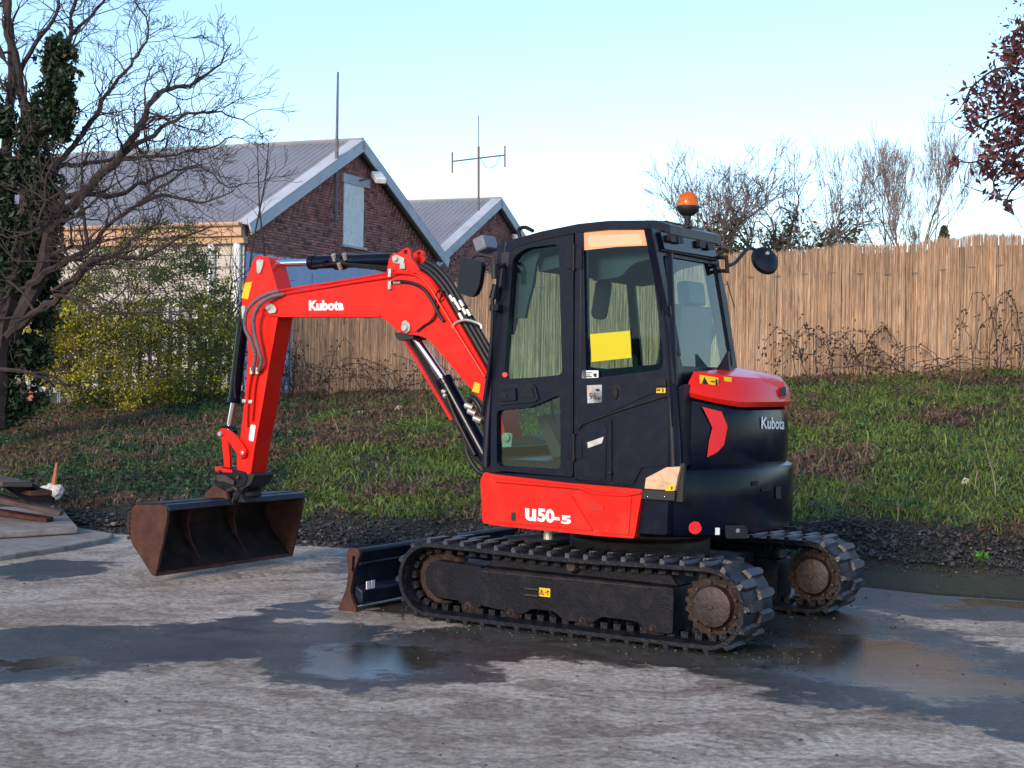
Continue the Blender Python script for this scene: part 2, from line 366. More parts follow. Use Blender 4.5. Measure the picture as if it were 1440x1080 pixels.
    n2 = N(t, 'ShaderNodeTexNoise'); n2.inputs['Scale'].default_value = 1.4; n2.inputs['Detail'].default_value = 8; n2.inputs['Roughness'].default_value = .7; L.new(mp.outputs[0], n2.inputs['Vector'])
    r2 = N(t, 'ShaderNodeMapRange'); r2.inputs[1].default_value = .47; r2.inputs[2].default_value = .66; r2.inputs[4].default_value = .9; L.new(n2.outputs[0], r2.inputs[0])
    x1 = N(t, 'ShaderNodeMix', data_type='RGBA'); L.new(r2.outputs[0], x1.inputs[0]); L.new(r1.outputs[0], x1.inputs[6]); x1.inputs[7].default_value = (.20, .135, .10, 1)
    for (cx_, cy_, fr_, lo_, hi_, am_) in ((2.2, 10.6, 5.5, .52, .66, .75), (-5.5, 2.0, 4.2, .54, .68, .6)):
        q = N(t, 'ShaderNodeVectorMath', operation='SUBTRACT'); L.new(WP, q.inputs[0]); q.inputs[1].default_value = (cx_, cy_, 0)
        ln_ = N(t, 'ShaderNodeVectorMath', operation='LENGTH'); L.new(q.outputs[0], ln_.inputs[0]); sp = N(t, 'ShaderNodeSeparateXYZ'); L.new(q.outputs[0], sp.inputs[0])
        an = N(t, 'ShaderNodeMath', operation='ARCTAN2'); L.new(sp.outputs[1], an.inputs[0]); L.new(sp.outputs[0], an.inputs[1])
        cb_ = N(t, 'ShaderNodeCombineXYZ'); m1_ = N(t, 'ShaderNodeMath', operation='MULTIPLY'); m1_.inputs[1].default_value = fr_; L.new(ln_.outputs['Value'], m1_.inputs[0]); m2_ = N(t, 'ShaderNodeMath', operation='MULTIPLY'); m2_.inputs[1].default_value = 5.0; L.new(an.outputs[0], m2_.inputs[0]); L.new(m1_.outputs[0], cb_.inputs[0]); L.new(m2_.outputs[0], cb_.inputs[1])
        ns_ = N(t, 'ShaderNodeTexNoise'); ns_.inputs['Scale'].default_value = 1.0; ns_.inputs['Detail'].default_value = 5; ns_.inputs['Roughness'].default_value = .6; L.new(cb_.outputs[0], ns_.inputs['Vector'])
        rg = N(t, 'ShaderNodeMapRange'); rg.inputs[1].default_value = lo_; rg.inputs[2].default_value = hi_; rg.inputs[4].default_value = am_; L.new(ns_.outputs[0], rg.inputs[0])
        xm = N(t, 'ShaderNodeMix', data_type='RGBA'); L.new(rg.outputs[0], xm.inputs[0]); L.new(x1.outputs[2], xm.inputs[6]); xm.inputs[7].default_value = (.20, .155, .105, 1); x1 = xm
    # tread prints left by tyres: short bars across narrow strips
    for (a_, b_, hw_) in (((20, 1010), (420, 935), .16), ((60, 1060), (560, 990), .16), ((560, 1010), (1010, 960), .15), ((900, 1070), (1330, 1000), .15), ((150, 830), (430, 800), .14)):
        A_ = onZ(*a_); B_2 = onZ(*b_); d_ = (B_2-A_); ln0 = d_.length; an_ = math.atan2(d_.y, d_.x)
        q = N(t, 'ShaderNodeVectorMath', operation='SUBTRACT'); L.new(P, q.inputs[0]); q.inputs[1].default_value = tuple((A_+B_2)/2)
        rt = N(t, 'ShaderNodeVectorRotate', rotation_type='Z_AXIS'); L.new(q.outputs[0], rt.inputs['Vector']); rt.inputs['Angle'].default_value = -an_
        sp = N(t, 'ShaderNodeSeparateXYZ'); L.new(rt.outputs[0], sp.inputs[0])
        av = N(t, 'ShaderNodeMath', operation='ABSOLUTE'); L.new(sp.outputs[1], av.inputs[0]); ph_ = N(t, 'ShaderNodeMath', operation='MULTIPLY_ADD'); ph_.inputs[1].default_value = 30; L.new(av.outputs[0], ph_.inputs[0])
        us = N(t, 'ShaderNodeMath', operation='MULTIPLY'); us.inputs[1].default_value = 62; L.new(sp.outputs[0], us.inputs[0]); L.new(us.outputs[0], ph_.inputs[2])
        sn = N(t, 'ShaderNodeMath', operation='SINE'); L.new(ph_.outputs[0], sn.inputs[0])
        r_a = N(t, 'ShaderNodeMapRange', interpolation_type='SMOOTHSTEP'); r_a.inputs[1].default_value = -.1; r_a.inputs[2].default_value = .6; L.new(sn.outputs[0], r_a.inputs[0])
        r_b = N(t, 'ShaderNodeMapRange', interpolation_type='SMOOTHSTEP'); r_b.inputs[1].default_value = hw_; r_b.inputs[2].default_value = hw_*.8; L.new(av.outputs[0], r_b.inputs[0])
        au = N(t, 'ShaderNodeMath', operation='ABSOLUTE'); L.new(sp.outputs[0], au.inputs[0]); r_c = N(t, 'ShaderNodeMapRange', interpolation_type='SMOOTHSTEP'); r_c.inputs[1].default_value = ln0*.6; r_c.inputs[2].default_value = ln0*.3; L.new(au.outputs[0], r_c.inputs[0])
        r_d = N(t, 'ShaderNodeMapRange'); r_d.inputs[1].default_value = .42; r_d.inputs[2].default_value = .58; r_d.inputs[4].default_value = .6; L.new(n1.outputs[0], r_d.inputs[0])
        m_ = None
        for x_ in (r_b, r_c, r_d):
            mm_ = N(t, 'ShaderNodeMath', operation='MULTIPLY'); L.new((m_ or r_a).outputs[0], mm_.inputs[0]); L.new(x_.outputs[0], mm_.inputs[1]); m_ = mm_
        xm = N(t, 'ShaderNodeMix', data_type='RGBA'); L.new(m_.outputs[0], xm.inputs[0]); L.new(x1.outputs[2], xm.inputs[6]); xm.inputs[7].default_value = (.19, .155, .11, 1); x1 = xm
    n4 = N(t, 'ShaderNodeTexNoise'); n4.inputs['Scale'].default_value = 26; n4.inputs['Detail'].default_value = 9; n4.inputs['Roughness'].default_value = .75; L.new(P, n4.inputs['Vector'])
    r4 = N(t, 'ShaderNodeMapRange'); r4.inputs[1].default_value = .36; r4.inputs[2].default_value = .64; r4.inputs[3].default_value = .45; r4.inputs[4].default_value = 1.4; L.new(n4.outputs[0], r4.inputs[0])
    x4 = N(t, 'ShaderNodeMix', data_type='RGBA', blend_type='MULTIPLY'); x4.inputs[0].default_value = 1; L.new(x1.outputs[2], x4.inputs[6]); L.new(r4.outputs[0], x4.inputs[7])
    xw = N(t, 'ShaderNodeMix', data_type='RGBA', blend_type='MULTIPLY'); L.new(mw.outputs[0], xw.inputs[0]); L.new(x4.outputs[2], xw.inputs[6]); xw.inputs[7].default_value = (.145, .165, .175, 1)
    L.new(xw.outputs[2], b.inputs['Base Color'])
    ro = N(t, 'ShaderNodeMapRange'); L.new(mw.outputs[0], ro.inputs[0]); ro.inputs[3].default_value = .9; ro.inputs[4].default_value = .42
    ro2 = N(t, 'ShaderNodeMix', data_type='FLOAT'); mm = N(t, 'ShaderNodeMath', operation='MULTIPLY'); L.new(mw.outputs[0], mm.inputs[0]); L.new(ms.outputs[0], mm.inputs[1])
    L.new(mm.outputs[0], ro2.inputs[0]); L.new(ro.outputs[0], ro2.inputs[2]); ro2.inputs[3].default_value = .08; L.new(ro2.outputs[0], b.inputs['Roughness'])
    bh = N(t, 'ShaderNodeMix', data_type='FLOAT'); bh.inputs[0].default_value = .5; L.new(n2.outputs[0], bh.inputs[2]); L.new(n4.outputs[0], bh.inputs[3])
    bp = N(t, 'ShaderNodeBump'); bs = N(t, 'ShaderNodeMapRange'); L.new(mm.outputs[0], bs.inputs[0]); bs.inputs[3].default_value = .55; bs.inputs[4].default_value = .09; L.new(bs.outputs[0], bp.inputs['Strength']); bp.inputs['Distance'].default_value = .03
    L.new(bh.outputs[0], bp.inputs['Height']); L.new(bp.outputs[0], b.inputs['Normal'])
    return m
V = []; xx = [-400, -60, -20, -12]+list(np.arange(-10, 10.1, 1))+[12, 20, 60, 400]
for x in xx:
    V.append((x, -400, 0))
    V.append((x, (toe(max(-60, min(60, x)))-(.0 if x < 1.7 else .62*smooth01((x-1.7)/.8))), 0))
Fq = [(2*i, 2*i+2, 2*i+3, 2*i+1) for i in range(len(xx)-1)]
yard = tag(np_mesh('concrete_yard', V, Fq, m_yard()), kind='structure')

# gutter water at the foot of the bank on the right
m, t, b = newmat('gutter_water'); b.inputs['Base Color'].default_value = (.018, .020, .012, 1); b.inputs['Roughness'].default_value = .06
nn = N(t, 'ShaderNodeTexNoise'); nn.inputs['Scale'].default_value = 4; bp = N(t, 'ShaderNodeBump'); bp.inputs['Strength'].default_value = .08; t.links.new(nn.outputs[0], bp.inputs['Height']); t.links.new(bp.outputs[0], b.inputs['Normal'])
xw_ = np.arange(1.6, 9, .3); V = []
for x in xw_: V += [(x, toe(x)-.85, -.035), (x, toe(x)+.25, -.035)]
tag(np_mesh('gutter_water', V, [(2*i, 2*i+2, 2*i+3, 2*i+1) for i in range(len(xw_)-1)], m), kind='structure')
mb = MB()
for i in range(len(xw_)-1):
    x, x2 = xw_[i], xw_[i+1]
    mb.add([(x, toe(x)-.62, .0), (x2, toe(x2)-.62, .0), (x2, toe(x2)-.66, -.25), (x, toe(x)-.66, -.25)], [(0, 1, 2, 3)])
tag(mb.build('gutter_edge', slabm), kind='structure')

# gravel ------------------------------------------------------------
ICO = None
def ico():
    global ICO
    if ICO is None:
        bm = bmesh.new(); bmesh.ops.create_icosphere(bm, subdivisions=1, radius=1); ICO = (np.array([v.co[:] for v in bm.verts]), np.array([[v.index for v in f.verts] for f in bm.faces])); bm.free()
    return ICO
def stones(name, pts, sizes, cols, mat=stonem):
    iv, fi = ico(); n = len(pts); nv = len(iv)
    V = iv[None]*(1+rs.uniform(-.28, .28, (n, nv, 1)))
    V = V*rs.uniform(.5, 1.2, (n, 1, 3))*np.array([1, 1, .7])
    a = rs.uniform(0, 6.28, n); c, s = np.cos(a), np.sin(a); x = V[:, :, 0]*c[:, None]-V[:, :, 1]*s[:, None]; y = V[:, :, 0]*s[:, None]+V[:, :, 1]*c[:, None]
    V = np.stack([x, y, V[:, :, 2]], -1)*np.asarray(sizes)[:, None, None]+np.asarray(pts)[:, None, :]
    Fc = (fi[None]+(np.arange(n)*nv)[:, None, None]).reshape(-1, 3)
    return np_mesh(name, V.reshape(-1, 3), Fc, mat, np.repeat(np.asarray(cols), len(fi), 0))
pts = []; sz = []; cl = []
for _ in range(24000):
    x = rs.uniform(-4.5, 8.5); t = abs(rs.normal(0, .55)) if x < 1.5 else rs.uniform(.0, 1)**.8*.9+abs(rs.normal(0, .12))
    if x < -2.2: t *= .6
    y = toe(x)+t*1.15-.1+(.3 if x > 2 else 0); z = terr(x, y)
    s = rs.uniform(.006, .017)*(1+1.3*(rs.rand() < .06)); pts.append((x, y, max(z, -.06)+s*.35+rs.uniform(0, .05)*(t > .2))); sz.append(s)
    g = rs.uniform(.010, .045)*(1+2.5*(rs.rand() < .05)); cl.append((g*1.1, g*.97, g*1.0))
tag(stones('gravel', pts, sz, cl), kind='stuff')
pts = []; sz = []; cl = []
for _ in range(700):
    x = rs.uniform(-3.5, 5); y = rs.uniform(4, 12.2-.38*x); s = rs.uniform(.003, .009); pts.append((x, y, s*.3)); sz.append(s); g = rs.uniform(.02, .14); cl.append((g, g*.95, g*.92))
tag(stones('grit', pts, sz, cl), kind='stuff')

# grass and ground cover ---------------------------------------------
def nz(x, y, s, k): return noise.noise(Vector((x*s, y*s, k)))
gp = []; gc = []; gh = []; gw = []
lp = []; lc = []; ls = []
for _ in range(230000):
    x = rs.uniform(-9, 9.5); a = toe(x); b_ = fline(x); t = rs.rand()**1.25*.99+.02
    y = a+t*(b_-a)
    if abs(x/y) > .40: continue
    soil = nz(x, y, .55, 5)+.5*nz(x, y, 1.7, 9)
    edge = .10 if x < 1.5 else .14
    if t < edge+.06*nz(x, y, 1.5, 2): continue
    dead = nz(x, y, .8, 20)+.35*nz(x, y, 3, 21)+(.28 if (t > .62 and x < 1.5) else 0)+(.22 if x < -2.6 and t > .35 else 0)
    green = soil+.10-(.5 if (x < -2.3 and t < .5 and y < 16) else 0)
    r = rs.rand()
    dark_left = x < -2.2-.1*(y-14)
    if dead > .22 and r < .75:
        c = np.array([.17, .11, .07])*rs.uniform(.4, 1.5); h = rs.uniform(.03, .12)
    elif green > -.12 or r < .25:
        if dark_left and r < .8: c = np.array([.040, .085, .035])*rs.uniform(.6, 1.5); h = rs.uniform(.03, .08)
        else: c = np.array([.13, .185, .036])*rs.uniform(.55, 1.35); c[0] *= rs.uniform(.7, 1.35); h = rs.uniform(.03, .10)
    else:
        if r < .6: continue
        c = np.array([.10, .07, .05])*rs.uniform(.5, 1.3); h = rs.uniform(.02, .06)
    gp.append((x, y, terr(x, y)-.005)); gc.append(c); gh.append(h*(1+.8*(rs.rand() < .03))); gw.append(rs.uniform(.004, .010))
gp = np.array(gp); n = len(gp); gh = np.array(gh); gw = np.array(gw); gc = np.array(gc)
a = rs.uniform(0, 6.28, n); ax = np.stack([np.cos(a), np.sin(a), np.zeros(n)], 1)
ln = rs.normal(0, .55, (n, 3)); ln[:, 2] = 0
base1 = gp-ax*gw[:, None]; base2 = gp+ax*gw[:, None]
mid = gp+ln*gh[:, None]*.4; mid[:, 2] += gh*.6
tip = gp+ln*gh[:, None]*1.1; tip[:, 2] += gh*.9
V = np.stack([base1, base2, mid+ax*gw[:, None]*.7, mid-ax*gw[:, None]*.7, tip], 1).reshape(-1, 3)
k = np.arange(n)[:, None]*5
tri = np.concatenate([k+np.array([[0, 1, 2]]), k+np.array([[0, 2, 3]]), k+np.array([[3, 2, 4]])], 0)
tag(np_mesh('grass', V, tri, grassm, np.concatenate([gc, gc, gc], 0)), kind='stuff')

def leaf_soup(name, P, size, cols, mat=leafm, flat=0., parent=None, aspect=1.4):
    P = np.asarray(P, float); n = len(P); size = np.asarray(size)*np.ones(n)
    nrm = rs.normal(0, 1, (n, 3)); nrm[:, 2] = np.abs(nrm[:, 2])+flat*3; nrm /= np.linalg.norm(nrm, axis=1)[:, None]
    u = np.cross(nrm, rs.normal(0, 1, (n, 3))); u /= np.linalg.norm(u, axis=1)[:, None]; w = np.cross(nrm, u)
    s = size[:, None]; L_ = u*s*aspect; W_ = w*s*.55
    V = np.stack([P-L_, P+W_-nrm*s*.15, P+L_, P-W_-nrm*s*.15], 1).reshape(-1, 3)
    k = np.arange(n)[:, None]*4; Fq = np.concatenate([k+np.array([[0, 1, 2]]), k+np.array([[0, 2, 3]])], 0)
    return np_mesh(name, V, Fq, mat, np.concatenate([cols, cols], 0), parent)
P = []; Cc = []; Sz = []
for _ in range(60000):
    x = rs.uniform(-9, 9.5); a_ = toe(x); b_ = fline(x); t = rs.rand()**1.1; y = a_+t*(b_-a_)
    if abs(x/y) > .40 or t < .09: continue
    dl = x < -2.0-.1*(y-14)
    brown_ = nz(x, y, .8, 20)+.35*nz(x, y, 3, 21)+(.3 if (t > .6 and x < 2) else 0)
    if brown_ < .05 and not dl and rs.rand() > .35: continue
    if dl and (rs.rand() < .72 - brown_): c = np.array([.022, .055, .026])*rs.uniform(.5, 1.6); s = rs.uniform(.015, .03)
    elif brown_ > .05: c = np.array([.13, .075, .05])*rs.uniform(.35, 1.5); s = rs.uniform(.012, .03)
    else: c = np.array([.045, .10, .022])*rs.uniform(.5, 1.5); s = rs.uniform(.014, .026)
    P.append((x, y, terr(x, y)+rs.uniform(.005, .09))); Cc.append(c); Sz.append(s)
for _ in range(46000):
    x = rs.uniform(-8, 9.5); a_ = toe(x); b_ = fline(x); t = rs.rand()**1.1; y = a_+t*(b_-a_)
    if abs(x/y) > .40 or t < .11: continue
    k_ = nz(x, y, 2.6, 31)+.6*nz(x, y, 6, 33)
    if k_ < .12: continue
    g = rs.uniform(.45, 1.5); c = np.array([.095, .17, .038])*g if nz(x, y, .9, 40) > -.1 else np.array([.035, .085, .03])*g
    P.append((x, y, terr(x, y)+rs.uniform(.01, .06)+.10*k_)); Cc.append(c); Sz.append(rs.uniform(.012, .024))
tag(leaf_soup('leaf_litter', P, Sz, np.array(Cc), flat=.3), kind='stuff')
# ================================================================== BUILDINGS
U_ = Vector((.386, .923, 0)); W_ = Vector((-.923, .386, 0))     # along the gable, and back along the ridge
def add_corr(mb, p0, along, length, down, dn_len, n, amp):
    """corrugated sheet: ribs run down the slope"""
    nrm = along.cross(down).normalized(); m = n*4; vs = []
    for i in range(m+1):
        h = amp*(1 if i % 4 in (1, 2) else 0)
        p = p0+along*(length*i/m)+nrm*h; vs += [p, p+down*dn_len]
    mb.add(vs, [(2*i, 2*i+1, 2*i+3, 2*i+2) for i in range(m)])
def gable_building(name, Pc, width, length, ze, zr, label, zpaint, win, ribs, group=None, wallmat=cream):
    """Pc: ground corner at the left end of the gable"""
    root = tag(empty(name, (0, 0, 0)), label, 'building')
    Pc = Vector((Pc[0], Pc[1], 0)); z0 = .6; half = width/2
    def G(u, z, out=0.0, w=0.0): return Pc+U_*u+W_*w+Vector((0, 0, z))-W_*out   # out: proud of the gable face (towards -W)
    # core walls
    mb = MB(); vs = [G(0, z0), G(width, z0), G(width, ze), G(half, zr-.05), G(0, ze)]; vb = [v+W_*length for v in vs]
    mb.add(vs+vb, [(0, 1, 2, 3, 4), (9, 8, 7, 6, 5), (1, 0, 5, 6), (2, 1, 6, 7), (0, 4, 9, 5)]); mb.build('wall', mortar, root, smooth=False)
    # eave-side wall cladding
    mb = MB(); hh = (ze-1.0-.1)
    for i in range(14):
        za = .8+i*(ze-.95)/14; zb = za+(ze-.95)/14-.02
        mb.add([Pc-U_*.03+Vector((0, 0, za)), Pc-U_*.03+W_*length+Vector((0, 0, za)), Pc-U_*.012+W_*length+Vector((0, 0, zb)), Pc-U_*.012+Vector((0, 0, zb))], [(0, 1, 2, 3)])
    mb.build('side_cladding', wallmat, root, smooth=False)
    # brick facing: each brick is real, joined because a brick is smaller than the picture can tell apart
    BW, BH = .235, .078; V = []; Fq = []; Cc = []; k = 0
    nrow = int((zr-zpaint)/BH)
    for r in range(nrow):
        z = zpaint+r*BH+.003*0; zc = z+BH
        lo = 0 if zc <= ze else half*(zc-ze)/(zr-ze); lo += .12; hi = width-lo
        u = lo-(r % 2)*BW/2
        while u < hi:
            a0 = max(u, lo); a1 = min(u+BW-.014, hi)
            if a1-a0 > .03 and not (win and win[0]-.02 < (a0+a1)/2 < win[1]+.02 and win[2]-.05 < z+.04 < win[3]+.1):
                o = .018+rs.uniform(-.004, .004); z1 = z+BH-.015
                q = [G(a0, z, -.01), G(a1, z, -.01), G(a1, z1, -.01), G(a0, z1, -.01), G(a0, z, o), G(a1, z, o), G(a1, z1, o), G(a0, z1, o)]
                V += [tuple(p) for p in q]
                fs = [(4, 5, 6, 7), (0, 1, 5, 4), (1, 2, 6, 5), (2, 3, 7, 6), (3, 0, 4, 7)]; Fq += [tuple(i+k for i in f) for f in fs]
                g = rs.uniform(.75, 1.25); c = np.array([.40, .165, .14])*g
                if rs.rand() < .12: c = np.array([.18, .09, .09])*g
                Cc += [c]*5; k += 8
            u += BW
    o = tag(np_mesh('brickwork', V, Fq, brickm, Cc, root), kind='stuff')
    # painted lower wall with a ragged top
    mb = MB(); n = 60; vs = []
    for i in range(n+1):
        u = width*i/n; vs += [G(u, z0, .03), G(u, zpaint+.02+.06*noise.noise(Vector((u*.8, 0, 2)))+.03*noise.noise(Vector((u*4, 0, 2))), .03)]
    mb.add(vs, [(2*i, 2*i+2, 2*i+3, 2*i+1) for i in range(n)]); mb.build('painted_wall', pblue, root, smooth=False)
    for u in (.30*width, .62*width):
        MB().tube([G(u, z0, .06), G(u, zpaint-.3, .06)], .045).build('drain_pipe', pblue, root)
    # roof
    sl = Vector((0, 0, zr)); oh = .35
    for side in (-1, 1):
        dn = (U_*side*half+Vector((0, 0, ze-zr))).normalized(); dl = math.hypot(half, zr-ze)+oh
        mb = MB(); p0 = G(half, zr+.10, .30)
        add_corr(mb, p0, W_, length+.5, dn, dl, ribs, .045)
        mb.build('roof_sheet', roofm, root, smooth=False)
        # barge board on the verge
        nrm = W_
        a = G(half, zr+.16, .34); b_ = a+dn*dl; wv = Vector((0, 0, -.40))
        perp = dn.cross(W_).normalized()
        if perp.z < 0: perp = -perp
        mb = MB(); q = [a, b_, b_-perp*.30, a-perp*.30]; q2 = [p+W_*.05 for p in q]
        mb.add(q+q2, [(0, 1, 2, 3), (7, 6, 5, 4), (0, 4, 5, 1), (3, 2, 6, 7), (1, 5, 6, 2), (0, 3, 7, 4)])
        # verge flashing lying on the roof
        f = [a+perp*.015, b_+perp*.015, b_+W_*.42+perp*.04, a+W_*.42+perp*.04]; mb.add(f+[p-perp*.03 for p in f], [(0, 1, 2, 3), (4, 7, 6, 5), (0, 4, 5, 1), (2, 6, 7, 3), (1, 5, 6, 2)])
        mb.build('barge_board', barge, root, smooth=False)
    mb = MB(); a = G(half, zr+.17, .3)
    mb.tube([a, a+W_*(length+.4)], .07, 6).build('ridge_cap', roofm, root)
    # fascia and gutter on the left eave
    mb = MB()
    for (z1, z2, o) in ((ze+.06, ze-.30, .34), (ze-.30, ze-.48, .22)):
        p = G(-o, z1, .1); q = G(-o, z2, .1); vs = [p, p+W_*length, q+W_*length, q, p+U_*.2, p+U_*.2+W_*length, q+U_*.2+W_*length, q+U_*.2]
        mb.add(vs, [(0, 3, 2, 1), (4, 5, 6, 7), (0, 4, 7, 3), (3, 7, 6, 2), (0, 1, 5, 4)])
    mb.build('fascia', fasc, root, smooth=False)
    mb = MB(); mb.tube([G(-.42, ze, .1), G(-.42, ze, .1)+W_*length], .055, 6).build('gutter', fasc, root)
    for w_ in (.15, .95):
        mb = MB(); mb.tube([G(-.12, ze-.45, 0, w_), G(-.12, .7, 0, w_)], .10).build('downpipe', wpaint, root)
    if win:
        mb = MB(); q = lambda u0, u1, z0_, z1_, o: mb.add([G(u0, z0_, -.02), G(u1, z0_, -.02), G(u1, z1_, -.02), G(u0, z1_, -.02), G(u0, z0_, o), G(u1, z0_, o), G(u1, z1_, o), G(u0, z1_, o)], [(4, 5, 6, 7), (0, 1, 5, 4), (1, 2, 6, 5), (2, 3, 7, 6), (3, 0, 4, 7)])
        q(win[0], win[1], win[2], win[3], .035); mb.build('window_board', wpaint, root, smooth=False)
        mb = MB(); q(win[0]-.12, win[1]+.32, win[3], win[3]+.26, .07); mb.build('lintel', barge, root, smooth=False)
        mb = MB(); q(win[0]-.05, win[1]+.15, win[2]-.07, win[2], .09); mb.build('sill', barge, root, smooth=False)
    return root, G
P1 = onY(342, 500, 38.8)
b1, G1 = gable_building('brick_building', (P1.x, P1.y), 11.5, 21, 5.25, 8.15, 'nearer brick gabled building with grey sheet roof, boarded window and tall whip aerial', 4.55, (5.15, 6.35, 5.2, 7.0), 100)
P2 = onY(598, 500, 51.7)
b2, G2 = gable_building('brick_building', (P2.x, P2.y), 11.5, 14, 5.2, 8.0, 'farther, smaller-looking brick gable with ribbed grey roof just left of the excavator cab', 3.2, (7.1, 7.9, 4.3, 5.9), 66)
b2['label'] = 'farther brick gable with ribbed grey roof, seen between the boom and the excavator cab'
def floodlight(root, G, u, z):
    mb = MB(); mb.tube([G(u, z, .02), G(u, z+.05, .35)], .03)
    c = G(u+.28, z+.12, .55); R = Matrix.Translation(c) @ Matrix.Rotation(math.radians(-67), 4, 'Z') @ Matrix.Rotation(math.radians(28), 4, 'Y')
    mb.build('lamp_bracket', pole, root)
    mb = MB(); mb.box(-.30, .30, -.16, .16, -.08, .08, R); mb.build('floodlight', wpaint, root, bevel=.02)
floodlight(b1, G1, 6.0, 7.15); floodlight(b2, G2, 6.6, 6.6)
# vent pipe in the valley between the two roofs
vv = onY(612, 372, 50.0)
v_ = tag(MB().lathe([(.16, 0), (.16, .45), (.36, .5), (.36, .75), (.12, .8), (.12, .95)], 14, (vv.x, vv.y, vv.z-1.0)).build('roof_vent', wpaint), 'pale capped roof vent in the valley beside the farther gable roof', 'vent')
# aerials
a0 = onY(472, 310, 42.6); a1 = onY(472, 101, 42.6)
r = tag(empty('aerial_pole', (a0.x, a0.y, a0.z)), 'tall plain whip aerial on a dark pole fixed to the nearer gable', 'aerial')
am = (a0+a1)/2
MB().tube([Vector((0, 0, 0)), Vector((0, 0, (a1.z-a0.z)*.55))], .055).build('pole', pole, r)
MB().tube([Vector((0, 0, (a1.z-a0.z)*.55)), Vector((0, 0, a1.z-a0.z))], [.045, .03]).build('whip', pole, r)
a0 = onY(673, 285, 54.5); a1 = onY(673, 162, 54.5); Y = 54.5
r = tag(empty('antenna_mast', (a0.x, a0.y, a0.z-.5)), 'thin mast with an H-shaped antenna on the farther roof ridge', 'antenna')
off = Vector((a0.x, a0.y, a0.z-.5))
def lp_(px, py): return onY(px, py, Y)-off
MB().tube([lp_(673, 296), lp_(673, 206)], .05, 6).build('mast', pole, r); MB().tube([lp_(673, 206), lp_(673, 162)], .02, 6).build('whip', pole, r)
MB().tube([lp_(636, 227), lp_(710, 218)], .03, 6).build('crossbar', pole, r)
MB().tube([lp_(636, 214), lp_(636, 243)], .035, 6).build('dipole', pole, r); MB().tube([lp_(710, 205), lp_(710, 235)], .035, 6).build('dipole', pole, r)
MB().tube(smoothpath([lp_(675, 222), lp_(685, 236), lp_(697, 232), lp_(703, 220)]), .012, 5).build('cable', pole, r)

# unseen brick block added behind the camera so glossy black paint mirrors something dark
pc = SDIR.copy(); pp = Vector((-SDIR.y, SDIR.x, 0)); base = Vector((0, 10, 0))+pc*25
wh = tag(empty('unseen_reflection_block', base), 'unseen plain brick block added behind the viewer for dark reflections in the paintwork', 'building')
Rz = Matrix.Rotation(math.atan2(pp.y, pp.x), 4, 'Z')
MB().box(-13, 7, -14, 0, 0, 4.6, Rz).build('wall', brown, wh, smooth=False)
mb = MB(); vs = [Vector(v) for v in ((-13.4, .4, 4.55), (7.4, .4, 4.55), (7.4, -7, 5.4), (-13.4, -7, 5.4), (-13.4, -14.4, 4.55), (7.4, -14.4, 4.55))]
mb.add([Rz @ v for v in vs], [(0, 1, 2, 3), (3, 2, 5, 4)]); mb.build('roof', roofm, wh, smooth=False)
for i in range(5):
    MB().box(-12+i*4, -10.4+i*4, 0, .06, 1.6, 3.2, Rz).build('window', mirr, wh, smooth=False)

# ================================================================== FENCES
fr_ = tag(empty('reed_fence', (0, 0, 0)), 'long honey-coloured reed screening fence along the top of the grass bank', 'fence')
def reed_panel(x0, x1, y_off=0):
    V = []; Cc = []; n_tot = 0; k = 0
    pitch = .0075; n = int((x1-x0)/pitch*6.2)
    X = rs.uniform(x0, x1, n); Z0 = np.array([terr(x, fline(x)) for x in X])-.06
    hgt = 1.86-np.clip((1-X)*.105, 0, .43)+ .03*np.sin(X*1.3)+.02*np.sin(X*4.1+1)
    clump = np.array([noise.noise(Vector((x*3.2, 0, 4))) for x in X]); Ht = hgt+rs.normal(0, .022, n)+clump*.03-np.where(rs.rand(n) < .12, rs.uniform(0, .18, n), 0)
    Ht = np.where(rs.rand(n) < .03, Ht+rs.uniform(0, .08, n), Ht)
    r = rs.uniform(.0022, .0046, n); dx = rs.normal(0, .014, n); dy = rs.uniform(-.018, .012, n)
    patch = np.array([noise.noise(Vector((x*1.1, 0, 7))) for x in X])
    base = np.stack([X, fline(X)+dy, Z0], 1); seg = []
    NS = 6; Vv = np.zeros((n, NS, 3, 3)); ph = rs.uniform(-.08, .08, (n, NS))
    for L_ in range(NS):
        fr = L_/(NS-1)+(ph[:, L_] if 0 < L_ < NS-1 else 0)
        cx = X+dx*fr+rs.normal(0, .003, n); cy = fline(X)+dy; cz = Z0+Ht*fr
        for c in range(3):
            an = 2*PI*c/3+.5; Vv[:, L_, c, 0] = cx+np.cos(an)*r*(1-.3*fr); Vv[:, L_, c, 1] = cy+np.sin(an)*r; Vv[:, L_, c, 2] = cz
    kk = np.arange(n)[:, None]*NS*3; Fq = []
    for L_ in range(NS-1):
        for c in range(3): Fq.append(kk+np.array([[L_*3+c, L_*3+(c+1) % 3, (L_+1)*3+(c+1) % 3, (L_+1)*3+c]]))
    tone = rs.rand(n); pal_ = np.array([[.62, .39, .24], [.52, .31, .19], [.72, .54, .38], [.34, .23, .17], [.44, .40, .36], [.68, .47, .30], [.15, .10, .08]])
    ci = rs.choice(7, n, p=[.26, .2, .16, .12, .10, .12, .04]); col = pal_[ci]*rs.uniform(.75, 1.2, (n, 1))*(1+.12*patch[:, None])
    return np_mesh('reed_panel', Vv.reshape(-1, 3), np.concatenate(Fq, 0), reedm, np.concatenate([np.tile((col*.55+pal_[rs.choice(7, n, p=[.26, .2, .16, .12, .10, .12, .04])]*.45)*rs.uniform(.72, 1.25, (n, 1)), (3, 1)) for _ in range(NS-1)]), fr_)
xcur = -3.25
while xcur < 11: reed_panel(xcur, xcur+2.0); xcur += 2.0
mb = MB()
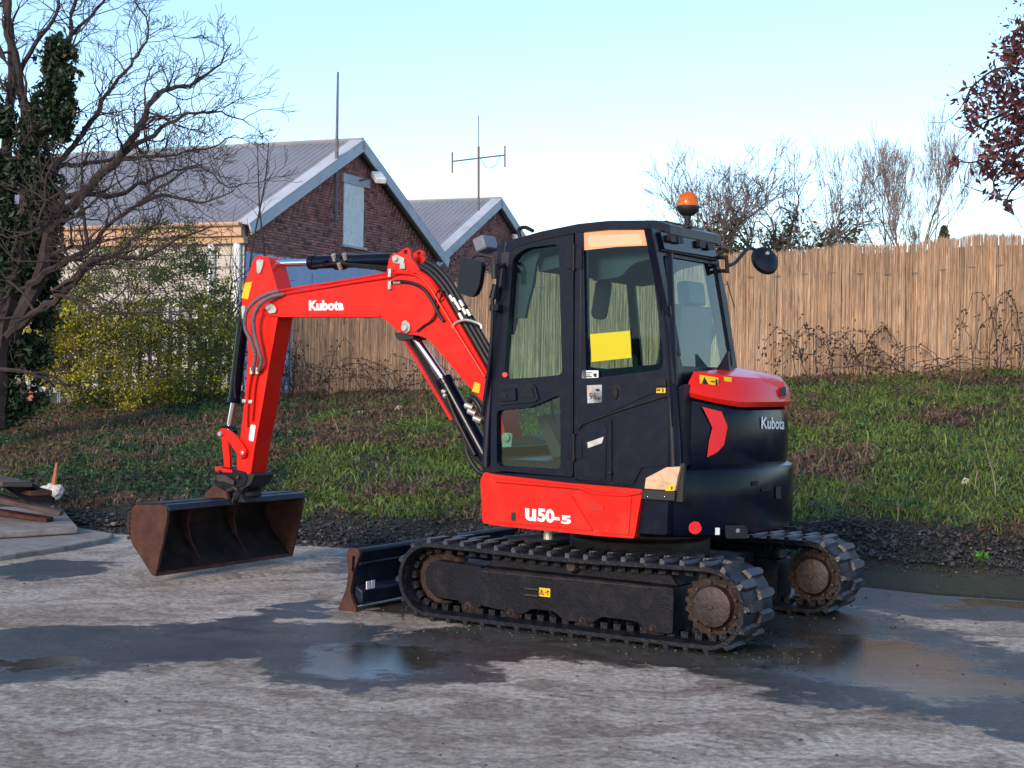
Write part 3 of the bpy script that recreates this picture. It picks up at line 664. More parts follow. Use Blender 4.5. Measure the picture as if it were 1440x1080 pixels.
for i, x in enumerate(np.arange(-3.2, 11, .36)):
    for hh in (1.42, .75, .2)[:1]:
        z = terr(x, fline(x))+hh-min(.43, max(0, (1-x)*.105))+.012*math.sin(x*2); y = fline(x)-.045
        mb.add([(x-.05, y, z), (x+.05, y, z), (x+.05, y, z+.009), (x-.05, y, z+.009)], [(0, 1, 2, 3)])
mb.build('tie_wire', pole, fr_, smooth=False)
for x in np.arange(-3.2, 11.5, 2.4):
    MB().box(x-.04, x+.04, fline(x)+.06, fline(x)+.14, terr(x, fline(x))-.2, terr(x, fline(x))+1.72-min(.43, max(0, (1-x)*.105))).build('post', timber, fr_)
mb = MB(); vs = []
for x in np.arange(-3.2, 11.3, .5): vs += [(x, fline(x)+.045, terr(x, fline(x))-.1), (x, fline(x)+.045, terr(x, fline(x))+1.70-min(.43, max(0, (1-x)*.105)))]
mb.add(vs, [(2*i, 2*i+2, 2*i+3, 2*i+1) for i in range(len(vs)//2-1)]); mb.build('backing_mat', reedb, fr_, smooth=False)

pf = tag(empty('palisade_fence', (0, 0, 0)), 'grey steel palisade fence with pointed pales behind the yellow-green shrub', 'fence')
YP = 23.2
pale_me = None
for i in range(44):
    x = -9.2+i*.165*.94
    if x > -3.35: break
    zb = 1.0; px_ = x
    if pale_me is None:
        mb = MB(); w = .034
        prof = [(-w, 0), (-w*.5, -.018), (0, -.004), (w*.5, -.018), (w, 0)]
        vs = []
        for z in (0, 1.62): vs += [(a_, b_, z) for a_, b_ in prof]
        vs += [(0, -.004, 1.80), (-w*.6, -.012, 1.76), (w*.6, -.012, 1.76)]
        mb.add(vs, [(j, j+1, j+6, j+5) for j in range(4)]+[(5, 6, 11), (6, 7, 10, 11), (7, 8, 12, 10), (8, 9, 12)])
        o = mb.build('pale', pal, pf, smooth=False); pale_me = o.data
    else:
        o = bpy.data.objects.new('pale', pale_me); COL.objects.link(o); o.parent = pf
    o.location = (x, YP, .78+rs.uniform(-.01, .01))
for z in (1.1, 2.2):
    MB().box(-9.3, -3.35, YP+.03, YP+.08, z, z+.06).build('rail', pal, pf)
for x in (-9.1, -6.35, -3.6):
    MB().box(x-.05, x+.05, YP+.09, YP+.19, .5, 2.5).build('post', pal, pf)

# ================================================================== TREES
def grow(segs, p, d, L, r, depth, maxd, bend=.25, up=.12, minr=.004, split=(2, 3), spread=.6, lr=(.68, .86)):
    n = 4 if depth < maxd-1 else 3
    pts = [p.copy()]; rr = [r]; q = p.copy(); dd = d.normalized(); r1 = max(minr, r*.68)
    for i in range(n):
        dd = (dd+Vector((rnd.gauss(0, bend), rnd.gauss(0, bend), rnd.gauss(0, bend)))*.5+Vector((0, 0, up))).normalized()
        q = q+dd*(L/n); pts.append(q.copy()); rr.append(r+(r1-r)*(i+1)/n)
        if depth < maxd and i >= 1 and rnd.random() < .45:
            s = (dd+Vector((rnd.gauss(0, 1), rnd.gauss(0, 1), rnd.gauss(0, .8))).normalized()*spread*1.2).normalized()
            grow(segs, q, s, L*rnd.uniform(.45, .7), r1*.55, depth+1, maxd, bend, up, minr, split, spread, lr)
    segs.append((pts, rr))
    if depth >= maxd: return
    for i in range(rnd.randint(*split)):
        s = (dd+Vector((rnd.gauss(0, 1), rnd.gauss(0, 1), rnd.gauss(0, .7))).normalized()*spread).normalized()
        grow(segs, q, s, L*rnd.uniform(*lr), r1*rnd.uniform(.65, .85), depth+1, maxd, bend, up, minr, split, spread, lr)
def segs_mesh(name, segs, mat, parent, thin=.012):
    mb = MB()
    for pts, rr in segs: mb.tube(pts, rr, 7 if rr[0] > .05 else (5 if rr[0] > thin else 3), cap=False)
    return mb.build(name, mat, parent, normals=False)

# big bare tree on the left, limbs traced at their own distance
YT = 18.0
t1 = tag(empty('bare_tree', onY(5, 560, YT)), 'big bare tree with ivy-clad trunk at the left edge reaching over the roof', 'tree')
t1.location = (0, 0, 0)
limbs = [
 ([(-8, 600, 0), (-2, 500, 0), (12, 420, .0), (30, 350, .1), (38, 250, .2), (35, 150, .3), (15, 50, .3), (8, -40, .3)], .15, .035),
 ([(20, 470, 0), (58, 380, -.2), (70, 330, -.3), (95, 295, -.4), (125, 262, -.4), (172, 215, -.4), (195, 180, -.3), (215, 140, -.2), (240, 124, 0), (275, 118, .1), (303, 95, .2), (325, 62, .3)], .095, .007),
 ([(172, 218, -.4), (212, 190, -.5), (240, 172, -.6), (275, 158, -.7), (310, 160, -.7), (348, 172, -.8)], .038, .006),
 ([(70, 240, 0), (95, 212, .3), (120, 180, .4), (137, 158, .5), (152, 128, .5), (182, 92, .5), (204, 62, .4), (208, 30, .4), (190, 2, .3)], .045, .008),
 ([(45, 270, 0), (75, 240, .2), (110, 232, .5), (160, 224, .7), (205, 220, .8), (250, 215, .9), (300, 205, 1.0), (330, 190, 1.0)], .042, .007),
 ([(75, 330, -.2), (72, 285, .2), (65, 250, .4), (60, 215, .5)], .05, .02),
 ([(70, 300, -.3), (100, 275, -.1), (165, 275, 0), (205, 255, .1), (255, 238, .2), (280, 232, .3)], .05, .008),
 ([(15, 470, -.2), (45, 445, -.5), (75, 425, -.7), (112, 385, -.9), (120, 372, -1), (160, 362, -1.1), (200, 362, -1.1), (250, 335, -1.2), (300, 320, -1.3)], .06, .010),
 ([(105, 392, -.9), (75, 412, -.8), (110, 422, -.9), (150, 440, -1), (220, 436, -1)], .03, .008),
 ([(40, 400, -.2), (90, 370, -.5), (125, 350, -.7), (150, 320, -.8), (195, 287, -.9), (235, 258, -1), (275, 235, -1), (320, 262, -1)], .045, .007),
 ([(195, 287, -.9), (240, 275, -1.1), (290, 285, -1.2), (335, 262, -1.3)], .03, .006),
 ([(12, 300, .3), (10, 180, .4), (18, 80, .5), (5, 0, .5), (0, -40, .5)], .08, .03),
 ([(30, 200, .3), (60, 160, .4), (95, 70, .4), (100, 20, .4), (120, -30, .5)], .05, .02),
 ([(60, 100, .4), (100, 48, .5), (135, 15, .5), (160, -20, .5)], .035, .012),
 ([(20, 120, .4), (50, 60, .4), (78, 20, .4), (85, -30, .5)], .04, .015),
 ([(125, 350, -.7), (118, 310, -.7), (112, 290, -.6)], .03, .012),
 ([(160, 362, -1.1), (185, 340, -1.2), (215, 318, -1.3), (232, 290, -1.3)], .022, .006),
]
segs = []
for pts, ra, rb in limbs:
    P = [onY(px, py, YT+dy) for px, py, dy in pts]; Q = smoothpath(P, 4); n = len(Q)
    Q = [q+Vector((rnd.gauss(0, .012), rnd.gauss(0, .02), rnd.gauss(0, .012))) for q in Q]
    rr = [ra+(rb-ra)*(i/(n-1))**.8 for i in range(n)]; segs.append((Q, rr))
    for i in range(3, n):
        prob = .55 if i < n*.4 else .95
        if ra >= .2 and i < n*.5: prob = .15
        for _rep in range(2 if rnd.random() < .12 else 1):
          if rnd.random() < prob:
              d = (Q[i]-Q[i-1]).normalized(); side = Vector((rnd.gauss(0, 1), rnd.gauss(0, .8), rnd.gauss(.25, .8))).normalized()
              k = 1.0-.45*i/n
              grow(segs, Q[i], (d*.6+side).normalized(), rnd.uniform(.28, .62)*k, min(.03, max(.006, rr[i]*.38)), 1, 3, .45, .06, .0035, (2, 3), .75, (.6, .85))
segs_mesh('trunk_and_branches', segs, bark, t1)
# ivy on the trunk
P = []; Cc = []; Sz = []
blobs = [(-5, 330, 50, 70), (0, 250, 45, 50), (-5, 430, 45, 70), (78, 78, 28, 30), (82, 115, 26, 45), (70, 160, 34, 40), (52, 195, 42, 35), (30, 240, 40, 50), (15, 300, 40, 60), (25, 370, 48, 60), (10, 430, 40, 60), (12, 500, 34, 60), (62, 330, 36, 45), (60, 385, 34, 50), (50, 440, 36, 50), (40, 500, 34, 50), (30, 540, 34, 30), (10, 565, 40, 34), (45, 560, 24, 18), (95, 150, 12, 40), (60, 270, 30, 40), (0, 180, 25, 60), (82, 185, 18, 20)]
for (bx, by, rx, ry) in blobs:
    c = onY(bx, by, YT+.2); a_ = rx/FPX*YT; b_ = ry/FPX*YT
    for _ in range(int(2600*(rx*ry)/(35*50))):
        v = Vector((rs.normal(), rs.normal(), rs.normal())).normalized()*(rs.rand()**.5)
        k = 1+.75*noise.noise(Vector((v.x*2.2+bx, v.y*2, v.z*2.2+by)))+(.35*rs.rand() if rs.rand() < .15 else 0)
        w = Vector((c.x+v.x*a_*k, c.y+v.y*a_*.8*k, c.z+v.z*b_*k))
        if noise.noise(w*3.2)+.4*noise.noise(w*8) < -.10: continue
        P.append((c.x+v.x*a_*k, c.y+v.y*a_*.8*k, c.z+v.z*b_*k)); g = rs.uniform(.5, 1.6)
        Cc.append(np.array([.022, .042, .018])*g if rs.rand() > .08 else np.array([.06, .04, .02])*g); Sz.append(rs.uniform(.014, .048))
leaf_soup('ivy', P, Sz, np.array(Cc), parent=t1)

# yellow-green shrub in front of the palisade
sh = tag(empty('evergreen_shrub', (0, 0, 0)), 'straggly yellow-green evergreen shrub hanging in front of the palisade fence', 'shrub')
P = []; Cc = []; Sz = []; sst = []
YS = 21.6
for _ in range(850):
    px = rs.uniform(25, 335); top = np.interp(px, [25, 60, 110, 160, 210, 260, 310, 335], [480, 425, 375, 345, 300, 310, 360, 430]); bot = np.interp(px, [25, 100, 180, 335], [520, 555, 575, 560])
    py = top+(bot-top)*rs.rand()**.9
    if rs.rand() < .30 and py < 420 and px > 140 and px < 330: continue
    c = onY(px, py, YS+rs.uniform(-.9, .9)); r_ = rs.uniform(.08, .24)
    ylw = (py > 420)*.55+(px < 120)*.3+nz(px*.03, py*.03, 1, 3)*.8
    for _ in range(int(95*r_/.16)):
        v = Vector((rs.normal(0, .5), rs.normal(0, .5), rs.normal(0, .32)))*r_
        P.append((c.x+v.x, c.y+v.y, c.z+v.z)); g = rs.uniform(.55, 1.5)
        base_c = np.array([.50, .44, .03]) if rs.rand() < ylw-.12 else np.array([.11, .15, .03])
        if rs.rand() < .10: base_c = np.array([.16, .10, .04])
        Cc.append(base_c*g); Sz.append(rs.uniform(.012, .024))
    if rs.rand() < .35: grow(sst, c, Vector((rs.normal(), rs.normal(0, .4), rs.normal(0, .5)+.3)), rs.uniform(.2, .5), .008, 1, 2, .4, .05, .004, (1, 2), .7, (.6, .8))
for px in (60, 110, 150, 190, 230, 275, 310):
    grow(sst, onY(px, 560, YS), Vector((rs.normal(0, .3), 0, 1)), 1.0, .03, 1, 4, .35, .1, .004, (2, 3), .6, (.6, .85))
segs_mesh('stems', sst, bark2, sh)
leaf_soup('leaves', P, Sz, np.array(Cc), parent=sh, aspect=1.2)
# thin saplings by the gable corner
for lab, pts in (('thin leafless sapling rising in front of the nearer gable corner', [(378, 470), (372, 360), (365, 290), (362, 205)]), ('thinner leafless sapling right beside another at the gable corner', [(355, 460), (352, 370), (372, 260), (378, 200)])):
    t_ = tag(empty('sapling', (0, 0, 0)), lab, 'sapling'); s_ = []
    Q = smoothpath([onY(a, b_, 23.0) for a, b_ in pts], 4); s_.append((Q, [.02-.013*i/(len(Q)-1) for i in range(len(Q))]))
    for i in range(3, len(Q)):
        grow(s_, Q[i], Vector((rnd.gauss(0, 1), rnd.gauss(0, .6), .8)), .3, .006, 1, 2, .3, .1, .004, (1, 2), .5, (.6, .8))
    segs_mesh('branches', s_, bark, t_)

# trees beyond the fence
def far_tree(name, label, px, py_base, Y, h, r, maxd, mat, up=.08, spread=.62, ivy=0, lean=0, forks=3, minr=.012, L0=.30, twist=.3):
    root = tag(empty(name, (0, 0, 0)), label, 'tree', None); p = onY(px, py_base, Y); p.z = 1.2; top = h
    segs = []; tr = [p, p+Vector((lean*.3, 0, h*.15)), p+Vector((lean, .1, h*.30))]
    segs.append((tr, [r, r*.9, r*.8]))
    for i in range(forks):
        a = 2*PI*i/forks+rnd.uniform(-.3, .3); d = Vector((math.cos(a)*.6, math.sin(a)*.4, .9))
        grow(segs, tr[-1], d, h*L0, r*.55, 1, maxd, twist, up, minr, (2, 3), spread, (.66, .86))
    segs_mesh('trunk_and_branches', segs, mat, root, .03)
    if ivy:
        P = []; Cc = []; Sz = []
        big = [s for s in segs if s[1][0] > r*.22]
        for pts, rr in big:
            for q, r_ in zip(pts, rr):
                for _ in range(ivy):
                    v = Vector((rs.normal(), rs.normal(), rs.normal()*1.3))*(.16+r_*1.1); P.append(tuple(q+v)); Cc.append((np.array([.055, .07, .025]) if rs.rand() > .4 else np.array([.10, .06, .03]))*rs.uniform(.6, 1.5)); Sz.append(rs.uniform(.05, .10))
        leaf_soup('ivy', P, Sz, np.array(Cc), parent=root)
    return root
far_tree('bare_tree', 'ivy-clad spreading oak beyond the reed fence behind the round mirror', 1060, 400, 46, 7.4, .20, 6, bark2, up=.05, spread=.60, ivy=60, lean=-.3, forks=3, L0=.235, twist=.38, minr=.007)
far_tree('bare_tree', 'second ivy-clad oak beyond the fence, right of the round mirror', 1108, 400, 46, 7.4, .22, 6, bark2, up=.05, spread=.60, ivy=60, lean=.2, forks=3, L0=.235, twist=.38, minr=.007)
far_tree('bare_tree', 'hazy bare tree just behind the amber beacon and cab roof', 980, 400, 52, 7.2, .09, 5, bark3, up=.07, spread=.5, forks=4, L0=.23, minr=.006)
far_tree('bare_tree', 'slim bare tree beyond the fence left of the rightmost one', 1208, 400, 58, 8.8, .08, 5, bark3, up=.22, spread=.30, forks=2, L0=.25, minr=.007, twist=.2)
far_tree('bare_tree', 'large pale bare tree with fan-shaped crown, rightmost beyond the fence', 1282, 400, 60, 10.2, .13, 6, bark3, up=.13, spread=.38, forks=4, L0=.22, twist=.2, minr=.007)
# small dark conifer top
cn = tag(empty('conifer', (0, 0, 0)), 'small dark conifer top just showing above the reed fence at right', 'tree'); P = []; Cc = []; c = onY(1328, 318, 50)
for _ in range(1500):
    t = rs.rand(); a_ = rs.uniform(0, 6.28); rr = (.05+.50*t)*rs.rand()**.5; P.append((c.x+math.cos(a_)*rr, c.y+math.sin(a_)*rr, c.z-t*1.6)); Cc.append(np.array([.06, .07, .035])*rs.uniform(.5, 1.4))
leaf_soup('foliage', P, .07, np.array(Cc), parent=cn); MB().tube([(c.x, c.y, 1.2), (c.x, c.y, c.z-.1)], [.1, .02]).build('trunk', bark2, cn)
# low distant scrub between the trees
P = []; Cc = []
scr = []
for _ in range(22):
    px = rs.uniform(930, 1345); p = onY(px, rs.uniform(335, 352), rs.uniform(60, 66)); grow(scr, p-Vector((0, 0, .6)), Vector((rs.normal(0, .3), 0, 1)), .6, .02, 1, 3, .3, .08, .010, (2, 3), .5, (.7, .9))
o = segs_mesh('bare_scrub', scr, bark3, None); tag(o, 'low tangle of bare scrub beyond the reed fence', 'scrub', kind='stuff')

# copper-leaved tree whose branches hang in at the upper right
ct = tag(empty('copper_tree', (0, 0, 0)), 'tree with dry copper-brown leaves reaching in at the upper right corner', 'tree')
YC = 15.0; segs = []; base = onY(1640, 600, YC)
tr = smoothpath([base+Vector((0, 0, -1)), onY(1630, 400, YC), onY(1600, 200, YC), onY(1590, 0, YC)], 3); segs.append((tr, [.16-.008*i for i in range(len(tr))]))
tips = []
for pts in ([(1600, 220), (1520, 170), (1460, 120), (1410, 95), (1370, 120), (1352, 150)], [(1600, 250), (1520, 215), (1450, 200), (1400, 215), (1370, 228), (1342, 226)], [(1600, 180), (1520, 100), (1460, 60), (1432, 30)], [(1520, 215), (1470, 235), (1440, 250), (1418, 275), (1416, 296)], [(1460, 190), (1430, 220), (1400, 250), (1398, 272)], [(1500, 160), (1440, 150), (1400, 165), (1365, 182)]):
    Q = smoothpath([onY(a, b_, YC+rnd.uniform(-.3, .3)) for a, b_ in pts], 4); segs.append((Q, [.025-.02*i/(len(Q)-1) for i in range(len(Q))]))
    for i in range(len(Q)//3, len(Q)):
        if rnd.random() < .85: grow(segs, Q[i], Vector((rnd.gauss(-.2, 1), rnd.gauss(0, .7), rnd.gauss(0, .7))), .22, .006, 1, 2, .4, .0, .003, (1, 2), .7, (.6, .8))
        tips.append(Q[i])
segs_mesh('trunk_and_branches', segs, bark, ct)
P = []; Cc = []; Sz = []
for (bx, by, rx, ry, nn) in ((1425, 75, 28, 34, 300), (1400, 130, 40, 32, 440), (1370, 165, 18, 22, 120), (1432, 165, 22, 35, 300), (1405, 205, 28, 22, 220), (1395, 238, 24, 18, 130), (1432, 235, 14, 22, 110), (1438, 45, 10, 18, 60), (1418, 290, 6, 8, 20), (1343, 226, 7, 6, 22), (1400, 275, 12, 8, 30), (1480, 150, 50, 90, 900), (1480, 40, 50, 60, 500)):
    for _ in range(nn):
        p = onY(bx+rs.normal(0, .55)*rx, by+rs.normal(0, .55)*ry, YC+rs.normal(0, .35)); P.append(tuple(p)); Cc.append(np.array([.10, .028, .026])*rs.uniform(.4, 1.9)); Sz.append(rs.uniform(.013, .046))
leaf_soup('leaves', P, Sz, np.array(Cc), parent=ct, aspect=1.3)

# ================================================================== BRAMBLES AND BITS
def bramble(label, px, py, n, size, leaves=120, spreadx=.9, dz=.8, col=(.055, .035, .02)):
    root = tag(empty('bramble', (0, 0, 0)), label, 'bramble'); c = onY(px, py, 19.9); Y = fline(c.x)-.25; c = onY(px, py, Y); c.z = terr(c.x, c.y)
    segs = []; P = []; Cc = []
    for _ in range(n):
        x0 = c.x+rs.normal(0, .35)*spreadx; L_ = rs.uniform(.4, 1.1)*spreadx*(1 if rs.rand() > .5 else -1); h = rs.uniform(.25, 1)*dz; y0 = c.y+rs.uniform(-.2, .1)
        Q = smoothpath([Vector((x0, y0, c.z-.03)), Vector((x0+L_*.2, y0, c.z+h*.75)), Vector((x0+L_*.55, y0-.05, c.z+h)), Vector((x0+L_*.85, y0-.08, c.z+h*.7)), Vector((x0+L_, y0-.1, c.z+h*.35))], 4)
        Q = [q+Vector((rnd.gauss(0, .015), rnd.gauss(0, .015), rnd.gauss(0, .015))) for q in Q]
        segs.append((Q, [.007-.004*i/(len(Q)-1) for i in range(len(Q))]))
        for _ in range(int(leaves/n)):
            q = Q[rnd.randrange(3, len(Q))]; P.append((q.x+rs.normal(0, .05), q.y+rs.normal(0, .04), q.z+rs.normal(0, .05))); Cc.append(np.array(col)*rs.uniform(.4, 1.6))
    segs_mesh('canes', segs, bark, root)
    if P: leaf_soup('leaves', P, .028, np.array(Cc), parent=root, aspect=1.1)
bramble('arching bramble with dark dry leaves against the reed fence right of the cab', 1190, 525, 16, 1, 420, .75, .75, (.05, .03, .022))
bramble('wiry bramble canes trailing low along the middle right of the fence', 1290, 528, 14, 1, 60, 1.2, .45)
bramble('tall bramble tangle against the fence at the right edge of the photo', 1415, 520, 16, 1, 240, .8, 1.1, (.05, .05, .02))
bramble('low brown bramble at the fence foot under the boom', 555, 560, 18, 1, 260, 1.2, .6, (.09, .045, .03))
bramble('small wiry bramble at the fence foot beside the dipper arm', 430, 560, 12, 1, 120, .6, .9)
bramble('dark ivy sprig hanging on the left end of the reed fence', 408, 500, 6, 1, 90, .2, 1.3, (.03, .05, .02))
# weed stalks on the bank
stk = []
for (px, py, h, cc) in ((1400, 700, .55, 0), (1180, 720, .3, 0), (1370, 690, .35, 0), (1260, 735, .25, 0), (1340, 560, .5, 0), (480, 615, .25, 0), (600, 600, .3, 0), (1235, 690, .22, 0)):
    r_ = ray(px, py); t = 12.
    for _ in range(400):
        p = C0+r_*t
        if p.z < terr(p.x, p.y): break
        t += .03
    ms_ = []
    grow(ms_, Vector((p.x, p.y, p.z-.02)), Vector((rnd.gauss(0, .25), 0, 1)), h*.6, .006, 1, 2, .2, .1, .002, (1, 2), .6, (.6, .8)); stk += ms_
dry = pbr('dry_stalk', (.30, .23, .15), .9)
o = segs_mesh('dry_stalks', stk, dry, None); tag(o, kind='stuff')
def ground_at(px, py):
    r_ = ray(px, py); t = 5.
    while t < 60:
        p = C0+r_*t
        if p.z < max(0, terr(p.x, p.y)): break
        t += .01
    return p
# the heap at the left: slabs, boards
def flat_poly(name, pxs, z, th, mat, label, cat, zs=None):
    P = [onZ(px, py, z if zs is None else zs[i]) for i, (px, py) in enumerate(pxs)]; c = sum(P, Vector())/len(P); root_v = [p-c for p in P]; n = len(P)
    mb = MB(); mb.add(root_v+[p-Vector((0, 0, th)) for p in root_v], [tuple(range(n)), tuple(range(2*n-1, n-1, -1))]+[(i, i+n, (i+1) % n+n, (i+1) % n) for i in range(n)])
    o = mb.build(name, mat, None, bevel=.012); o.location = c; return tag(o, label, cat)
flat_poly('concrete_slab', [(-60, 783), (0, 781), (90, 768), (152, 757), (160, 750), (112, 742), (30, 748), (-60, 752)], .045, .06, slabm, 'pale thin concrete slab lying lowest at the left edge of the yard', 'slab')
flat_poly('concrete_slab', [(-60, 750), (30, 746), (110, 741), (88, 716), (70, 714), (20, 712), (-60, 715)], .11, .06, slabm, 'upper pale concrete slab lying under the old planks', 'slab')
for lab, a_, b_, wd, z1, z2, mt in (('long dark plank sloping down across the slabs, nearest of the planks', (-20, 695), (88, 718), .16, .36, .22, timber), ('reddish brown plank lying behind the sloping dark plank', (-10, 672), (58, 690), .20, .42, .40, rust), ('short blue-grey board propped on end of the plank pile', (25, 678), (58, 700), .26, .48, .26, frm)):
    p, q = onZ(*a_, z1), onZ(*b_, z2); d = (q-p); Lx = d.length; ang = math.atan2(d.y, d.x); pit_ = -math.asin(d.z/Lx)
    o = MB().box(0, Lx, -wd/2, wd/2, -.045, 0).build('timber_plank', mt, None, bevel=.006); o.location = p; o.rotation_euler = (0, pit_, ang); tag(o, lab, 'plank')
o = MB().box(-2.2, .0, -.3, .3, 0, .22).build('timber_plank', timber, None, bevel=.02); o.location = onZ(52, 712, .0)+Vector((-.1, .6, .14)); o.rotation_euler = (0, .03, -.15); tag(o, 'thick dark baulk of timber at the back of the plank pile', 'plank')
for lab, a_, b_, wd, z1, z2, mt in (('split grey board leaning behind the plank pile', (-30, 665), (40, 682), .18, .50, .44, timber), ('narrow dark batten lying lowest across the upper slab', (-30, 712), (70, 728), .09, .20, .15, rust), ('weathered brown board at the far left of the plank pile', (-60, 682), (20, 700), .24, .44, .30, rust)):
    p, q = onZ(*a_, z1), onZ(*b_, z2); d = (q-p); Lx = d.length; ang = math.atan2(d.y, d.x); pit_ = -math.asin(d.z/Lx)
    o = MB().box(0, Lx, -wd/2, wd/2, -.04, 0).build('timber_plank', mt, None, bevel=.006); o.location = p; o.rotation_euler = (.12, pit_, ang); tag(o, lab, 'plank')
# crumpled bag with a stick in it
bp_ = ground_at(74, 716); bm = bmesh.new(); bmesh.ops.create_icosphere(bm, subdivisions=3, radius=.10)
for v in bm.verts:
    k = 1+.45*noise.noise(v.co*16)+.2*noise.noise(v.co*40); v.co = Vector((v.co.x*1.25*k, v.co.y*k, v.co.z*.75*k))
me = bpy.data.meshes.new('cloth_bag'); bm.to_mesh(me); bm.free(); me.materials.append(cloth); o = bpy.data.objects.new('cloth_bag', me); COL.objects.link(o); o.location = bp_+Vector((0, 0, .17)); tag(o, 'small crumpled white bag at the end of the plank pile', 'bag')
s0 = bp_+Vector((0, 0, .2)); o = MB().tube([(0, 0, 0), (.02, 0, .12), (.035, 0, .26)], [.03, .022, .012], 7).build('broken_branch', orange); o.location = s0; tag(o, 'short orange-brown broken branch standing out of the white bag', 'branch')
p = ground_at(48, 572); o = MB().tube([(0, 0, -.05), (-.02, 0, .12), (-.08, .02, .26)], [.07, .065, .055], 9).build('tree_stump', orange); o.location = p; tag(o, 'short pale sawn stump below the ivy-clad tree', 'stump')
for nm, lab, px, py, s in (('paper_scrap', 'white paper scrap on the dark ground cover below the shrub', 232, 572, .07), ('paper_scrap', 'small white scrap on the grass under the boom', 506, 583, .04), ('paper_scrap', 'white scrap on the bank beneath the boom cylinder', 560, 578, .05), ('paper_scrap', 'pale scrap on the slope right of the excavator', 1358, 683, .05)):
    p = ground_at(px, py); mb = MB(); mb.add([(-s, 0, 0), (s*.8, .02, .0), (s, .03, s*.7), (-s*.2, .01, s*1.1)], [(0, 1, 3), (1, 2, 3)]); o = mb.build(nm, cloth, None, smooth=False); o.location = p+Vector((0, 0, .02)); tag(o, lab, 'litter')
# green weed on the gravel
p = ground_at(1380, 790); P = [(rs.uniform(-.05, .05), rs.uniform(-.05, .05), rs.uniform(.01, .07)) for _ in range(60)]
o = leaf_soup('leafy_weed', P, .025, np.array([[.10, .30, .03]]*60)*rs.uniform(.6, 1.3, (60, 1))); o.location = p; tag(o, 'bright green weed growing alone on the dark gravel at right', 'weed')
# ================================================================== EXCAVATOR
ex = tag(empty('excavator', O, PI-TH), 'red and black compact tracked excavator with glazed cab, folded boom and wide bucket', 'excavator')
# ---- tracks
RC, FC, RR, ZC = -.895, .935, .222, .250
def path(s):
    """closed outer line of the rubber belt: point and outward normal in (x,z)"""
    Lb = FC-RC; arc = PI*RR; T = 2*Lb+2*arc; s = s % T
    if s < Lb: return (RC+s, ZC-RR), (0, -1)
    s -= Lb
    if s < arc:
        a = -PI/2+s/RR; return (FC+RR*math.cos(a), ZC+RR*math.sin(a)), (math.cos(a), math.sin(a))
    s -= arc
    if s < Lb:
        t = s/Lb; sag = .016*math.sin(PI*t)**2; return (FC-s, ZC+RR-sag), (0, 1)
    s -= Lb
    a = PI/2+s/RR; return (RC+RR*math.cos(a), ZC+RR*math.sin(a)), (math.cos(a), math.sin(a))
TL = 2*(FC-RC)+2*PI*RR
ym = .78; HW = .20
track = empty('track', (0, ym, 0)); track.parent = ex
mb = MB(); n = 160; vs = []
for i in range(n):
    (x, z), (nx_, nz_) = path(TL*i/n)
    for (yy, o) in ((-HW, 0), (-HW, -.022), (-HW+.03, -.032), (HW-.03, -.032), (HW, -.022), (HW, 0), (HW-.01, .008), (-HW+.01, .008)): vs.append((x+nx_*o, yy, z+nz_*o))
mb.add(vs, [(i*8+k, i*8+(k+1) % 8, ((i+1) % n)*8+(k+1) % 8, ((i+1) % n)*8+k) for i in range(n) for k in range(8)])
belt = mb.build('belt', rub, track)
def place(me, name, parent, s, y, off=0, flip=False):
    (x, z), (nx_, nz_) = path(s); o = bpy.data.objects.new(name, me); COL.objects.link(o); o.parent = parent
    X = Vector((nz_, 0, -nx_)); Zv = Vector((nx_, 0, nz_)); Yv = Zv.cross(X)
    m = Matrix.Identity(4)
    for i in range(3): m[i][0] = X[i]; m[i][1] = Yv[i]; m[i][2] = Zv[i]
    m.translation = Vector((x, y, z))+Zv*off
    if flip: m = m @ Matrix.Rotation(PI, 4, 'Z')
    o.matrix_local = m; return o
# one tread lug: wide at the foot, narrower on top, angled at one end
def lugmesh():
    mb = MB(); a = [(-.037, -.105), (.037, -.105), (.037, .06), (.018, .105), (-.018, .105), (-.037, .06)]
    lo = [(x, y, -.004) for x, y in a]; hi = [(x*.66+.004, y*.93, .028) for x, y in a]; m = len(a)
    mb.add(lo+hi, [tuple(range(m))[::-1], tuple(range(m, 2*m))]+[(i, (i+1) % m, (i+1) % m+m, i+m) for i in range(m)])
    o = mb.build('tread_lug', rubw, None, bevel=.006, seg=1); me = o.data; return o, me
lug_o, lug_me = lugmesh(); bpy.data.objects.remove(lug_o)
# bevel by hand-made mesh data kept shared: use plain data
nl = 42
for i in range(nl):
    place(lug_me, 'tread_lug', track, TL*i/nl, .095, 0, False)
    place(lug_me, 'tread_lug', track, TL*(i+.5)/nl, -.095, 0, True)
mb = MB(); mb.box(-.022, .022, -.028, .028, -.035, .0); gl_o = mb.build('guide_lug', rub, None); gl_me = gl_o.data; bpy.data.objects.remove(gl_o)
for i in range(60):
    s = TL*i/60
    for yy in (.075, -.075): place(gl_me, 'guide_lug', track, s, yy, -.03)
